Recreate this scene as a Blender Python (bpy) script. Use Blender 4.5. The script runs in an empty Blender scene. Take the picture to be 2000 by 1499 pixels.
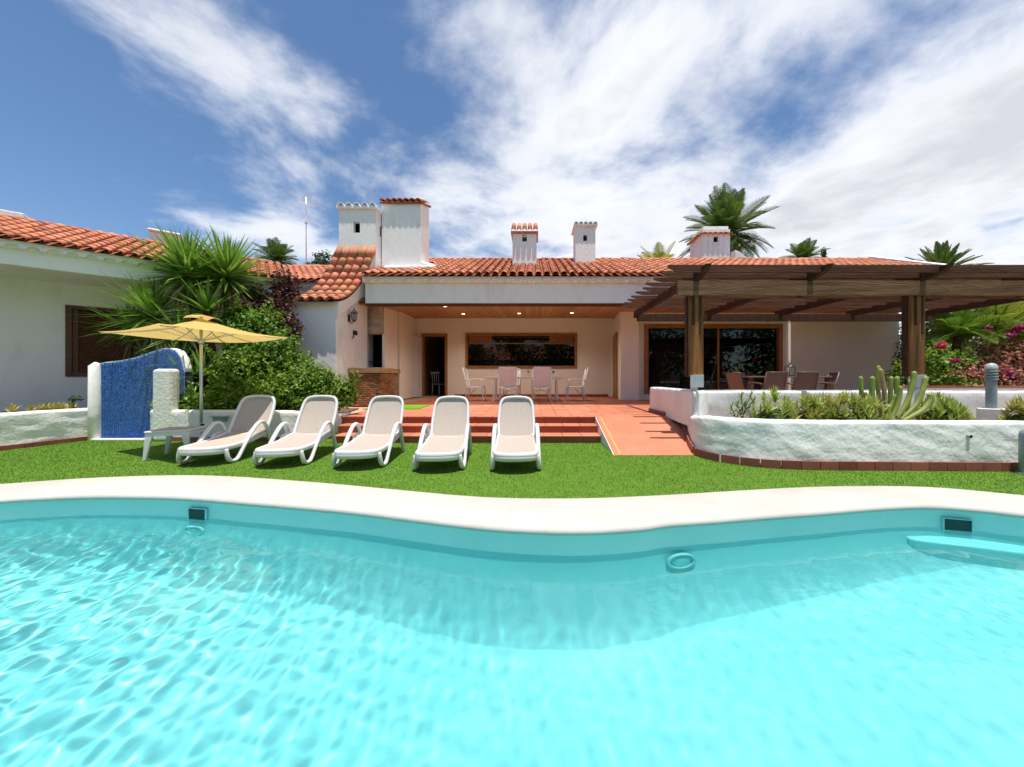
import bpy, bmesh, math, random
import numpy as np
from mathutils import Vector, Matrix, noise as mnoise
sc = bpy.context.scene
C = sc.collection
R = math.radians
PI = math.pi
# ------------------------------------------------------------------ camera
CAMH = 1.15
cam_d = bpy.data.cameras.new('camera'); cam = bpy.data.objects.new('camera', cam_d); C.objects.link(cam)
cam_d.sensor_width = 36.0; cam_d.lens = 11.88
cam_d.shift_x = -0.0215; cam_d.shift_y = -0.00575
cam_d.clip_start = 0.05; cam_d.clip_end = 5000
cam.location = (0, 0, CAMH); cam.rotation_euler = (PI/2, 0, 0)
sc.camera = cam
# ------------------------------------------------------------------ sun and sky
TO_SUN = Vector((0.05, -0.15, 1.0)).normalized()
sun_d = bpy.data.lights.new('sun', 'SUN'); sun = bpy.data.objects.new('sun', sun_d); C.objects.link(sun)
sun_d.energy = 2.0; sun_d.angle = R(0.55); sun_d.color = (1.0, 0.94, 0.85)
sun.rotation_euler = TO_SUN.to_track_quat('Z', 'Y').to_euler()
sun.location = (0, 0, 30)
sun_d.cycles.is_caustics_light = True
world = bpy.data.worlds.new('World'); sc.world = world; world.use_nodes = True
def build_world():
    nt = world.node_tree; N = nt.nodes; L = nt.links
    bg = N['Background']; bg.inputs[1].default_value = 0.15
    sky = N.new('ShaderNodeTexSky'); sky.sky_type = 'NISHITA'; sky.sun_disc = False
    sky.sun_elevation = math.asin(TO_SUN.z); sky.sun_rotation = math.atan2(TO_SUN.x, TO_SUN.y)
    sky.ozone_density = 3.0; sky.air_density = 1.0; sky.dust_density = 0.3
    hsv = N.new('ShaderNodeHueSaturation'); hsv.inputs['Saturation'].default_value = 1.10; hsv.inputs['Value'].default_value = 0.33
    L.new(sky.outputs[0], hsv.inputs['Color'])
    tc = N.new('ShaderNodeTexCoord'); sep = N.new('ShaderNodeSeparateXYZ'); L.new(tc.outputs['Generated'], sep.inputs[0])
    def M(op, a, b=None, clamp=False):
        m = N.new('ShaderNodeMath'); m.operation = op; m.use_clamp = clamp
        for i, v in enumerate((a, b)):
            if v is None: continue
            if isinstance(v, (int, float)): m.inputs[i].default_value = v
            else: L.new(v, m.inputs[i])
        return m.outputs[0]
    zc = M('MAXIMUM', sep.outputs[2], 0.0)
    den = M('ADD', zc, 0.10)
    px = M('DIVIDE', sep.outputs[0], den); py = M('DIVIDE', sep.outputs[1], den)
    # layer of wind-drawn cloud: u along the wind, v across it
    u = M('ADD', M('MULTIPLY', px, -0.72), M('MULTIPLY', py, 0.69))
    v = M('ADD', M('MULTIPLY', px, 0.69), M('MULTIPLY', py, 0.72))
    cmb = N.new('ShaderNodeCombineXYZ'); L.new(M('MULTIPLY', u, 0.95), cmb.inputs[0]); L.new(v, cmb.inputs[1]); cmb.inputs[2].default_value = 9.2
    def NZ(scale, detail, rough, dist, vec):
        n = N.new('ShaderNodeTexNoise'); n.inputs['Scale'].default_value = scale; n.inputs['Detail'].default_value = detail
        n.inputs['Roughness'].default_value = rough; n.inputs['Distortion'].default_value = dist; L.new(vec, n.inputs['Vector']); return n.outputs[0]
    n1 = NZ(1.3, 10, 0.57, 0.25, cmb.outputs[0])
    n2 = NZ(3.1, 7, 0.6, 0.2, cmb.outputs[0])
    base = M('ADD', M('MULTIPLY', n1, 0.80), M('MULTIPLY', n2, 0.20))
    bank = N.new('ShaderNodeMapRange'); bank.inputs[1].default_value = -0.55; bank.inputs[2].default_value = 1.75
    bank.inputs[3].default_value = -0.045; bank.inputs[4].default_value = 0.20; L.new(M('ADD', M('MULTIPLY', v, 1.0), M('MULTIPLY', u, -0.15)), bank.inputs[0])
    cov = M('ADD', base, bank.outputs[0])
    dens = N.new('ShaderNodeMapRange'); dens.interpolation_type = 'SMOOTHSTEP'
    dens.inputs[1].default_value = 0.485; dens.inputs[2].default_value = 0.70; L.new(cov, dens.inputs[0])
    # thicker parts turn grey underneath
    thick = N.new('ShaderNodeMapRange'); thick.inputs[1].default_value = 0.62; thick.inputs[2].default_value = 0.84; L.new(M('ADD', cov, M('MULTIPLY', M('SUBTRACT', n2, 0.5), 0.25)), thick.inputs[0])
    cc = N.new('ShaderNodeMix'); cc.data_type = 'RGBA'; L.new(thick.outputs[0], cc.inputs['Factor'])
    cc.inputs['A'].default_value = (2.6, 2.62, 2.7, 1); cc.inputs['B'].default_value = (1.75, 1.78, 1.88, 1)
    mx = N.new('ShaderNodeMix'); mx.data_type = 'RGBA'
    L.new(M('MULTIPLY', dens.outputs[0], 0.93), mx.inputs['Factor']); L.new(hsv.outputs[0], mx.inputs['A']); L.new(cc.outputs['Result'], mx.inputs['B'])
    L.new(mx.outputs['Result'], bg.inputs[0])
build_world()
vs = sc.view_settings; vs.view_transform = 'Standard'; vs.look = 'None'; vs.exposure = 1.52; vs.gamma = 1.0
sc.cycles.use_denoising = True
sc.cycles.max_bounces = 8; sc.cycles.diffuse_bounces = 4; sc.cycles.glossy_bounces = 4; sc.cycles.transmission_bounces = 6; sc.cycles.transparent_max_bounces = 10
sc.cycles.caustics_refractive = True; sc.cycles.caustics_reflective = False
sc.cycles.sample_clamp_indirect = 6.0

# ------------------------------------------------------------------ helpers
F_PX = 660.0
def at(px, py, Y):
    """a point of the place, measured on the photograph, at its distance Y from the camera"""
    return Vector(((px-1043.0)*Y/F_PX, Y, CAMH-(py-738.0)*Y/F_PX))
def ax(px, Y): return (px-1043.0)*Y/F_PX
def on_level(px, py, z):
    Y = (CAMH-z)*F_PX/(py-738.0); return Vector(((px-1043.0)*Y/F_PX, Y, z))
MW = {}
def thing(name, label, cat, loc=(0,0,0), rotz=0.0, group=None):
    o = bpy.data.objects.new(name, None); C.objects.link(o); o.empty_display_size = 0.1
    o.location = loc; o.rotation_euler = (0, 0, rotz); o['label'] = label; o['category'] = cat
    if group: o['group'] = group
    MW[o] = Matrix.Translation(Vector(loc)) @ Matrix.Rotation(rotz, 4, 'Z')
    return o
def tag(o, label=None, cat=None, group=None, kind=None):
    if label: o['label'] = label
    if cat: o['category'] = cat
    if group: o['group'] = group
    if kind: o['kind'] = kind
    return o
def link(name, me, parent=None, local=False):
    o = bpy.data.objects.new(name, me); C.objects.link(o)
    if parent is not None:
        o.parent = parent
        if not local and parent in MW: o.matrix_parent_inverse = MW[parent].inverted()
    return o
def copy_tree(o, parent=None):
    c = o.copy(); C.objects.link(c)
    if parent is not None: c.parent = parent
    for ch in list(o.children): copy_tree(ch, c)
    return c
class MB:
    def __init__(s): s.v = []; s.f = []
    def add(s, vs_, fs):
        b = len(s.v); s.v += [tuple(p) for p in vs_]; s.f += [tuple(i+b for i in f) for f in fs]; return s
    def box(s, x0, x1, y0, y1, z0, z1):
        return s.add([(x0,y0,z0),(x1,y0,z0),(x1,y1,z0),(x0,y1,z0),(x0,y0,z1),(x1,y0,z1),(x1,y1,z1),(x0,y1,z1)],
                     [(0,3,2,1),(4,5,6,7),(0,1,5,4),(1,2,6,5),(2,3,7,6),(3,0,4,7)])
    def bar(s, a, b, w, h, up=(0,0,1)):
        a = Vector(a); b = Vector(b); d = (b-a).normalized(); u = Vector(up); r = d.cross(u)
        if r.length < 1e-5: r = Vector((1,0,0))
        r.normalize(); u = r.cross(d)
        vs_ = []
        for p in (a, b):
            for sx, sz in ((-1,-1),(1,-1),(1,1),(-1,1)): vs_.append(p + r*(w/2*sx) + u*(h/2*sz))
        return s.add(vs_, [(0,1,2,3),(7,6,5,4),(0,4,5,1),(1,5,6,2),(2,6,7,3),(3,7,4,0)])
    def tube(s, path, rad, n=8, closed=False, flat=1.0, up=None, caps=True):
        P = [Vector(p) for p in path]; m = len(P); rings = []
        rads = rad if hasattr(rad, '__len__') else [rad]*m
        ref = Vector(up) if up is not None else None; pr = None
        for i, p in enumerate(P):
            if closed: t = P[(i+1) % m]-P[i-1]
            else: t = P[min(i+1, m-1)]-P[max(i-1, 0)]
            if t.length < 1e-9: t = Vector((0,0,1))
            t.normalize()
            if ref is not None: r = t.cross(ref)
            elif pr is None: r = t.cross(Vector((0,0,1)) if abs(t.z) < .9 else Vector((1,0,0)))
            else: r = pr - t*pr.dot(t)
            if r.length < 1e-6: r = pr if pr is not None else Vector((1,0,0))
            r.normalize(); pr = r; q = r.cross(t)
            rings.append([p + r*(math.cos(2*PI*k/n)*rads[i]) + q*(math.sin(2*PI*k/n)*rads[i]*flat) for k in range(n)])
        fs = []
        mm = m if closed else m-1
        for i in range(mm):
            j = (i+1) % m
            for k in range(n): fs.append((i*n+k, j*n+k, j*n+(k+1) % n, i*n+(k+1) % n))
        if not closed and caps: fs.append(tuple(range(n))[::-1] if False else tuple(range(n))); fs.append(tuple((m-1)*n+k for k in reversed(range(n))))
        return s.add([p for r_ in rings for p in r_], fs)
    def lathe(s, prof, c=(0,0,0), n=16):
        c = Vector(c); vs_ = []; fs = []; m = len(prof)
        for r, z in prof:
            for k in range(n): vs_.append((c.x+r*math.cos(2*PI*k/n), c.y+r*math.sin(2*PI*k/n), c.z+z))
        for i in range(m-1):
            for k in range(n): fs.append((i*n+k, i*n+(k+1) % n, (i+1)*n+(k+1) % n, (i+1)*n+k))
        fs.append(tuple(reversed(range(n)))); fs.append(tuple((m-1)*n+k for k in range(n)))
        return s.add(vs_, fs)
    def prism(s, poly, d):
        d = Vector(d); n = len(poly); P = [Vector(p) for p in poly]
        return s.add(P+[p+d for p in P], [tuple(range(n)), tuple(reversed(range(n, 2*n)))]+[(i, n+i, n+(i+1) % n, (i+1) % n) for i in range(n)])
    def mesh(s, name, m, smooth=False, fix=True):
        me = bpy.data.meshes.new(name); me.from_pydata(s.v, [], s.f)
        if fix:
            bm = bmesh.new(); bm.from_mesh(me); bmesh.ops.recalc_face_normals(bm, faces=bm.faces); bm.to_mesh(me); bm.free()
        me.materials.append(m)
        if smooth: me.shade_smooth()
        return me
    def build(s, name, m, parent=None, smooth=False, bevel=0.0, local=False, fix=True):
        o = link(name, s.mesh(name, m, smooth, fix), parent, local)
        if smooth == 'auto': pass
        if bevel > 0:
            b = o.modifiers.new('bevel', 'BEVEL'); b.width = bevel; b.segments = 2; b.limit_method = 'ANGLE'; b.angle_limit = R(40)
        return o
def np_mesh(name, V, F, m, smooth=False):
    V = np.asarray(V, dtype=np.float32); F = np.asarray(F, dtype=np.int32)
    me = bpy.data.meshes.new(name); k = F.shape[1]
    me.vertices.add(len(V)); me.vertices.foreach_set('co', V.ravel())
    me.loops.add(F.size); me.loops.foreach_set('vertex_index', F.ravel())
    me.polygons.add(len(F)); me.polygons.foreach_set('loop_start', np.arange(0, F.size, k, dtype=np.int32))
    me.update(calc_edges=True); me.validate(); me.materials.append(m)
    if smooth: me.shade_smooth()
    return me
def catmull(P, step, closed=False):
    P = [Vector(p) for p in P]; out = []; n = len(P)
    for i in range(n if closed else n-1):
        p1 = P[i]; p2 = P[(i+1) % n]
        p0 = P[i-1] if (closed or i > 0) else p1*2-p2
        p3 = P[(i+2) % n] if (closed or i+2 < n) else p2*2-p1
        k = max(1, int(math.ceil((p2-p1).length/step)))
        for j in range(k):
            t = j/k; out.append(0.5*((2*p1)+(p2-p0)*t+(2*p0-5*p1+4*p2-p3)*t*t+(3*p1-p0-3*p2+p3)*t*t*t))
    if not closed: out.append(P[-1].copy())
    return out
def resample(P, n):
    P = np.array([tuple(p) for p in P]); d = np.r_[0, np.cumsum(np.linalg.norm(np.diff(P, axis=0), axis=1))]
    s = np.linspace(0, d[-1], n); return np.stack([np.interp(s, d, P[:, k]) for k in range(P.shape[1])], -1)

# ------------------------------------------------------------------ materials
def mat(name, col, rough=0.7, col2=None, nscale=3.0, mixlo=0.35, mixhi=0.7, bump=0.0, bscale=30.0, bdetail=4, spec=0.4,
        rand=0.0, metal=0.0, transl=0.0, coords='pos', stretch=None, extra=None, sheen=0.0):
    m = bpy.data.materials.new(name); m.use_nodes = True; nt = m.node_tree; N = nt.nodes; L = nt.links
    b = N['Principled BSDF']; b.inputs['Roughness'].default_value = rough; b.inputs['Metallic'].default_value = metal
    b.inputs['Specular IOR Level'].default_value = spec
    if coords == 'pos': g = N.new('ShaderNodeNewGeometry').outputs['Position']
    else: g = N.new('ShaderNodeTexCoord').outputs['Object']
    if stretch:
        mp = N.new('ShaderNodeMapping'); mp.inputs['Scale'].default_value = stretch; L.new(g, mp.inputs[0]); g = mp.outputs[0]
    cur = None
    if col2 is not None:
        n = N.new('ShaderNodeTexNoise'); n.inputs['Scale'].default_value = nscale; n.inputs['Detail'].default_value = 8; n.inputs['Roughness'].default_value = 0.6; L.new(g, n.inputs['Vector'])
        mr = N.new('ShaderNodeMapRange'); mr.inputs[1].default_value = mixlo; mr.inputs[2].default_value = mixhi; L.new(n.outputs[0], mr.inputs[0])
        mx = N.new('ShaderNodeMix'); mx.data_type = 'RGBA'; L.new(mr.outputs[0], mx.inputs['Factor'])
        mx.inputs['A'].default_value = (*col, 1); mx.inputs['B'].default_value = (*col2, 1); cur = mx.outputs['Result']
    if rand > 0:
        oi = N.new('ShaderNodeObjectInfo'); gi = N.new('ShaderNodeNewGeometry')
        ad = N.new('ShaderNodeMath'); ad.operation = 'ADD'; L.new(oi.outputs['Random'], ad.inputs[0]); L.new(gi.outputs['Random Per Island'], ad.inputs[1])
        fr = N.new('ShaderNodeMath'); fr.operation = 'FRACT'; L.new(ad.outputs[0], fr.inputs[0])
        mr2 = N.new('ShaderNodeMapRange'); mr2.inputs[3].default_value = 1-rand; mr2.inputs[4].default_value = 1+rand; L.new(fr.outputs[0], mr2.inputs[0])
        hs = N.new('ShaderNodeHueSaturation'); L.new(mr2.outputs[0], hs.inputs['Value'])
        mh = N.new('ShaderNodeMapRange'); mh.inputs[3].default_value = 0.5-rand*.035; mh.inputs[4].default_value = 0.5+rand*.035
        f2 = N.new('ShaderNodeMath'); f2.operation = 'FRACT'; mu = N.new('ShaderNodeMath'); mu.operation = 'MULTIPLY'; mu.inputs[1].default_value = 7.31
        L.new(fr.outputs[0], mu.inputs[0]); L.new(mu.outputs[0], f2.inputs[0]); L.new(f2.outputs[0], mh.inputs[0]); L.new(mh.outputs[0], hs.inputs['Hue'])
        if cur is not None: L.new(cur, hs.inputs['Color'])
        else: hs.inputs['Color'].default_value = (*col, 1)
        cur = hs.outputs[0]
    if cur is not None: L.new(cur, b.inputs['Base Color'])
    else: b.inputs['Base Color'].default_value = (*col, 1)
    if bump > 0:
        n = N.new('ShaderNodeTexNoise'); n.inputs['Scale'].default_value = bscale; n.inputs['Detail'].default_value = bdetail; L.new(g, n.inputs['Vector'])
        bp = N.new('ShaderNodeBump'); bp.inputs['Strength'].default_value = bump; bp.inputs['Distance'].default_value = 0.02; L.new(n.outputs[0], bp.inputs['Height']); L.new(bp.outputs[0], b.inputs['Normal'])
    if transl > 0:
        t = N.new('ShaderNodeBsdfTranslucent'); ms = N.new('ShaderNodeMixShader'); ms.inputs[0].default_value = transl
        if cur is not None: L.new(cur, t.inputs[0])
        else: t.inputs[0].default_value = (*col, 1)
        L.new(b.outputs[0], ms.inputs[1]); L.new(t.outputs[0], ms.inputs[2]); L.new(ms.outputs[0], N['Material Output'].inputs[0])
    return m
M = {}
M['stucco'] = mat('white_stucco', (.85,.84,.81), .85, (.66,.63,.58), 1.6, .52, .88, .35, 14, spec=.2, stretch=(1.4,1.4,.6))
M['stucco_rough'] = mat('rough_white_stucco', (.82,.82,.80), .85, (.62,.63,.63), 1.8, .5, .8, .45, 20, spec=.2)
M['stucco_fine'] = mat('bounce_warm_stucco', (.88,.84,.74), .85, (.84,.79,.68), .9, .4, .8, .2, 18, spec=.2)  # white stucco tinted cream for warm light bounced off the terracotta
M['soot'] = mat('sooty_stucco', (.52,.42,.34), .9, (.06,.045,.035), 1.1, .38, .62, .3, 20, spec=.1)
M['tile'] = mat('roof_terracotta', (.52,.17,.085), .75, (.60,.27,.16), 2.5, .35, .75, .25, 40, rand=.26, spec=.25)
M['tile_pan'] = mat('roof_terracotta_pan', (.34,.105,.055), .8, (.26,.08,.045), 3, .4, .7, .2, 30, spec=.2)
M['terrace'] = mat('terrace_tile', (.52,.17,.09), .55, (.58,.225,.135), 2.0, .35, .75, .1, 25, rand=.13, spec=.3)
M['grout'] = mat('tile_grout', (.60,.36,.27), .9, (.50,.28,.20), 5, spec=.2)
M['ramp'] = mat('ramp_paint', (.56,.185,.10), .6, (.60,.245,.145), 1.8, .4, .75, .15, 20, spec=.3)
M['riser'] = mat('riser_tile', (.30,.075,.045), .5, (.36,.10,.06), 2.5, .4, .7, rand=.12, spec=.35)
M['skirting'] = mat('skirting_tile', (.24,.07,.05), .5, (.30,.095,.07), 3.0, .4, .7, .1, 25, rand=.22, spec=.4)
M['grassbase'] = mat('lawn_base', (.10,.21,.022), .9, (.135,.25,.03), 5, .35, .7, .6, 160, spec=.15)
M['grass'] = mat('grass_blade', (.155,.30,.030), .55, (.095,.215,.020), .9, .35, .7, rand=.22, transl=.25, spec=.3)
M['coping'] = mat('coping_concrete', (.55,.52,.47), .8, (.46,.43,.385), 1.6, .45, .8, .15, 60, spec=.2)
M['basin'] = mat('pool_plaster', (.33,.71,.71), .5, (.37,.74,.74), 2.0, spec=.3)
M['poolband'] = mat('shade_lifted_plaster', (.56,.86,.79), .5, (.50,.80,.73), 1.5, .4, .75, .1, 40, spec=.3)  # pool plaster above the water, made paler to lift its shade
M['soil'] = mat('soil', (.12,.075,.05), .95, (.19,.12,.08), 6, bump=.8, bscale=20, spec=.1)
M['earth'] = mat('earth', (.17,.13,.08), .95, (.10,.12,.05), .4, bump=.5, bscale=6, spec=.1)
M['wood_dark'] = mat('weathered_timber', (.060,.020,.008), .75, (.155,.062,.026), 6, .35, .72, .7, 40, stretch=(.12,1,2.2), rand=.2, spec=.25)  # weathered timber, darkened further for the shade on the slats
M['wood_front'] = mat('lit_front_timber', (.105,.05,.024), .75, (.25,.14,.075), 5, .35, .7, .7, 30, stretch=(.2,1,2.4), spec=.25)  # weathered front beam, lighter copy with its sunlit tone in the colour
M['wood_post'] = mat('post_timber', (.33,.135,.04), .7, (.085,.036,.016), 5, .4, .65, .6, 35, stretch=(2,2,.15), spec=.25)
M['wood_raft'] = mat('rafter_timber', (.045,.017,.008), .75, (.09,.038,.018), 6, .35, .72, .6, 40, stretch=(2,.15,2), rand=.15, spec=.25)
M['wood_ceiling'] = mat('ceiling_plank', (.50,.26,.10), .5, (.40,.19,.07), 5, .35, .7, .1, 30, stretch=(2,.12,2), rand=.16, spec=.4)
M['wood_frame'] = mat('varnished_frame', (.36,.165,.05), .4, (.26,.11,.035), 6, .35, .7, .1, 30, spec=.45)
M['shutter'] = mat('shutter_wood', (.15,.06,.028), .5, (.10,.04,.018), 6, .35, .7, .2, 30, spec=.35)
M['plastic'] = mat('white_resin', (.68,.69,.69), .35, (.64,.65,.65), 4, spec=.45)
M['sling'] = mat('beige_sling', (.49,.425,.365), .8, (.44,.38,.325), 60, .4, .6, .3, 260, coords='obj', spec=.2)
M['sling_white'] = mat('pale_sling', (.85,.82,.76), .8, (.80,.77,.70), 60, .4, .6, .2, 260, coords='obj', spec=.2)
M['alu_white'] = mat('white_aluminium', (.85,.84,.80), .4, spec=.5)
M['brown_sling'] = mat('brown_sling', (.27,.185,.14), .75, (.22,.15,.115), 60, .4, .6, .2, 200, coords='obj', spec=.2)
M['brown_alu'] = mat('brown_aluminium', (.13,.075,.055), .45, spec=.5)
M['alu'] = mat('brushed_aluminium', (.62,.63,.63), .35, metal=.6, spec=.5)
M['canvas'] = mat('cream_canvas', (.84,.60,.22), .85, (.80,.56,.19), 3, transl=.42, spec=.1)
M['black'] = mat('black_iron', (.025,.025,.027), .5, spec=.4)
M['skim'] = mat('skimmer_shade', (.02,.06,.05), .6, spec=.3)
M['dark'] = mat('soot_and_hollow_black', (.012,.011,.010), .9, spec=.1)  # soot in fire and flue; elsewhere black for the shade inside openings
M['brick'] = mat('barbecue_brick', (.36,.17,.085), .85, (.24,.11,.06), 4, .35, .7, .3, 40, rand=.3, spec=.15)
M['mortar'] = mat('mortar', (.30,.20,.13), .9, (.22,.15,.10), 5, spec=.1)
M['stone_top'] = mat('counter_stone', (.42,.25,.13), .7, (.26,.14,.075), 3, .35, .7, .3, 25, spec=.3)
M['greymetal'] = mat('grey_painted_metal', (.24,.29,.31), .45, (.29,.34,.35), 6, spec=.4)
M['lightgrey'] = mat('lamp_grey', (.42,.47,.48), .45, spec=.4)
M['yellow'] = mat('yellow_paint', (.70,.40,.12), .6, (.6,.33,.13), 6, spec=.3)
M['mat_green'] = mat('green_doormat', (.12,.38,.01), .9, (.09,.30,.01), 20, bump=.6, bscale=150, spec=.1)
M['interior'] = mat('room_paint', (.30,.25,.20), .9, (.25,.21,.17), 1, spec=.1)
M['interior_floor'] = mat('room_floor', (.16,.07,.04), .5, spec=.3)
M['wicker'] = mat('rattan', (.50,.33,.10), .6, (.42,.26,.08), 8, spec=.3)
M['foil'] = mat('white_paint', (.80,.80,.78), .5, (.7,.69,.66), 4, spec=.4)
M['clay'] = mat('clay_pot', (.38,.15,.08), .8, (.30,.12,.07), 5, spec=.2)
def mosaic_mat():
    m = mat('blue_mosaic', (.022,.115,.42), .16, None, rand=.34, spec=.6)
    return m
M['mosaic'] = mosaic_mat()
M['mosaic_grout'] = mat('mosaic_grout', (.42,.55,.74), .8, spec=.2)
def glass_mat(name, tint, ior=1.5):
    m = bpy.data.materials.new(name); m.use_nodes = True; N = m.node_tree.nodes; L = m.node_tree.links
    N.remove(N['Principled BSDF'])
    f = N.new('ShaderNodeFresnel'); f.inputs[0].default_value = ior
    t = N.new('ShaderNodeBsdfTransparent'); t.inputs[0].default_value = (*tint, 1); g = N.new('ShaderNodeBsdfGlossy'); g.inputs['Roughness'].default_value = 0.01
    mu = N.new('ShaderNodeMath'); mu.operation = 'MULTIPLY'; mu.inputs[1].default_value = 1.5; mu.use_clamp = True; L.new(f.outputs[0], mu.inputs[0])
    ms = N.new('ShaderNodeMixShader'); L.new(mu.outputs[0], ms.inputs[0]); L.new(t.outputs[0], ms.inputs[1]); L.new(g.outputs[0], ms.inputs[2])
    L.new(ms.outputs[0], N['Material Output'].inputs[0]); return m
M['glass'] = glass_mat('window_glass', (.42,.44,.43))
M['lampglass'] = glass_mat('lamp_glass', (.8,.85,.85))
def emit_mat(name, col, s):
    m = bpy.data.materials.new(name); m.use_nodes = True; N = m.node_tree.nodes; b = N['Principled BSDF']
    b.inputs['Base Color'].default_value = (*col, 1); b.inputs['Emission Color'].default_value = (*col, 1); b.inputs['Emission Strength'].default_value = s; return m
M['downlight'] = emit_mat('lit_downlight', (1, .85, .6), 1.6)
def leaf(name, c, c2, rand=.35, tr=.35, rough=.5, spec=.35, nscale=.9): return mat(name, c, rough, c2, nscale, .35, .68, rand=rand, transl=tr, spec=spec)
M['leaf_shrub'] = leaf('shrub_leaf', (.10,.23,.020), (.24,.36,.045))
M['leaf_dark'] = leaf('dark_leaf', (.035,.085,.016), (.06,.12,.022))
M['leaf_red'] = leaf('purple_leaf', (.055,.018,.022), (.11,.035,.03), .45)
M['leaf_yucca'] = leaf('yucca_leaf', (.15,.30,.035), (.26,.40,.07), .35, .25, .35, .5)
M['leaf_dry'] = leaf('dry_leaf', (.20,.15,.07), (.12,.09,.045), .3, .2)
M['leaf_palm'] = leaf('palm_leaf', (.075,.15,.03), (.15,.22,.045), .35, .25, .4)
M['leaf_yellow'] = leaf('yellow_leaf', (.46,.42,.05), (.26,.34,.045), .35)
M['leaf_lime'] = leaf('lime_leaf', (.22,.36,.04), (.14,.27,.03), .35)
M['leaf_succ'] = leaf('succulent_leaf', (.34,.45,.10), (.54,.46,.13), .35, .2)
M['leaf_boug'] = leaf('rust_leaf', (.36,.24,.08), (.50,.13,.17), .5)
M['petal'] = leaf('magenta_petal', (.42,.02,.20), (.55,.05,.30), .3, .4)
M['petal_red'] = leaf('red_petal', (.60,.03,.06), (.62,.08,.16), .25, .4)
M['bark'] = mat('bark', (.16,.11,.07), .95, (.09,.06,.04), 8, bump=.8, bscale=25, spec=.1)
M['cactus'] = mat('cactus_skin', (.20,.28,.055), .6, (.34,.37,.09), 3, .35, .7, .2, 40, spec=.3)
M['cactus_dry'] = mat('cactus_dry', (.42,.33,.12), .8, (.30,.24,.09), 6, spec=.2)

# ------------------------------------------------------------------ ground, lawn, pool
ZW = -0.19            # water level
ZC = 0.025            # top of the pool coping
inner_px = [(0,973),(100,967),(200,964),(350,966),(500,977),(600,985),(700,994),(850,1012),(950,1023),(1050,1029),(1150,1030),(1250,1024),(1300,1017),(1400,1010),(1500,1002),(1600,995),(1700,987),(1800,983),(1900,989),(2000,1000)]
outer_px = [(0,945),(200,932),(400,928),(600,940),(800,958),(900,967),(1000,972),(1150,972),(1300,966),(1450,957),(1600,950),(1750,949),(1850,953),(2000,967)]
inn = [on_level(x, y, ZC) for x, y in inner_px]; out = [on_level(x, y, ZC) for x, y in outer_px]
inn_far = [Vector((-6.9,-.3,ZC)), Vector((-7.0,.9,ZC)), Vector((-6.6,2.1,ZC)), Vector((-5.8,2.85,ZC))]+inn+[Vector((4.9,2.45,ZC)), Vector((5.5,1.8,ZC)), Vector((5.7,.8,ZC)), Vector((5.5,-.4,ZC))]
out_far = [Vector((-7.65,-.35,ZC)), Vector((-7.75,1.0,ZC)), Vector((-7.3,2.5,ZC)), Vector((-6.5,3.35,ZC))]+out+[Vector((5.4,2.95,ZC)), Vector((6.15,2.15,ZC)), Vector((6.4,.9,ZC)), Vector((6.2,-.5,ZC))]
near_in = [Vector((2.5,-1.1,ZC)), Vector((-1,-1.25,ZC)), Vector((-4.5,-1.1,ZC))]
near_out = [Vector((2.6,-1.75,ZC)), Vector((-1,-1.95,ZC)), Vector((-4.8,-1.75,ZC))]
NL = 420
IN = resample(catmull(inn_far+near_in, .05, True)+[inn_far[0]], NL+1)[:-1]
OUT_c = catmull(out_far+near_out, .05, True)+[out_far[0]]
OUT_d = resample(OUT_c, 2000)
# pair every inner point with the outer curve along its own outward normal (nearest point)
OUT = np.array([OUT_d[np.argmin(((OUT_d[:, :2]-p[:2])**2).sum(1))] for p in IN])
tang = np.roll(IN, -1, 0)-np.roll(IN, 1, 0); nrm = np.stack([tang[:, 1], -tang[:, 0]], -1); nrm /= np.linalg.norm(nrm, axis=1)[:, None]
cen = IN[:, :2].mean(0)
area = 0.5*np.sum(IN[:, 0]*np.roll(IN[:, 1], -1)-np.roll(IN[:, 0], -1)*IN[:, 1])
if area < 0: inward = nrm          # clockwise loop: right of travel is inside
else: inward = -nrm
def ring_mesh(rings, closed_sections=False):
    V = np.concatenate(rings); n = len(rings[0]); F = []
    for i in range(len(rings)-1):
        for k in range(n): F.append((i*n+k, i*n+(k+1) % n, (i+1)*n+(k+1) % n, (i+1)*n+k))
    return V, F
def fixn(me, up=None):
    bm = bmesh.new(); bm.from_mesh(me); bmesh.ops.recalc_face_normals(bm, faces=bm.faces); bm.to_mesh(me); bm.free()
def rg(xy, z): return np.concatenate([xy, np.full((len(xy), 1), z) if np.isscalar(z) else z[:, None]], 1)
# coping: flat stone band with a rounded nose over the pool
ixy = IN[:, :2]
prof = [rg(OUT[:, :2], -.08), rg(OUT[:, :2], ZC-.012), rg(OUT[:, :2]+(ixy-OUT[:, :2])*.03, ZC), rg(ixy+inward*.0, ZC), rg(ixy+inward*.025, ZC-.008), rg(ixy+inward*.036, ZC-.028), rg(ixy+inward*.03, ZC-.05), rg(ixy-inward*.02, ZC-.062), rg(ixy-inward*.05, ZC-.065)]
V, Fc = ring_mesh(prof); me = np_mesh('pool_coping', V, Fc, M['coping'], True); fixn(me)
tag(link('pool_coping', me), kind='structure')
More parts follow.
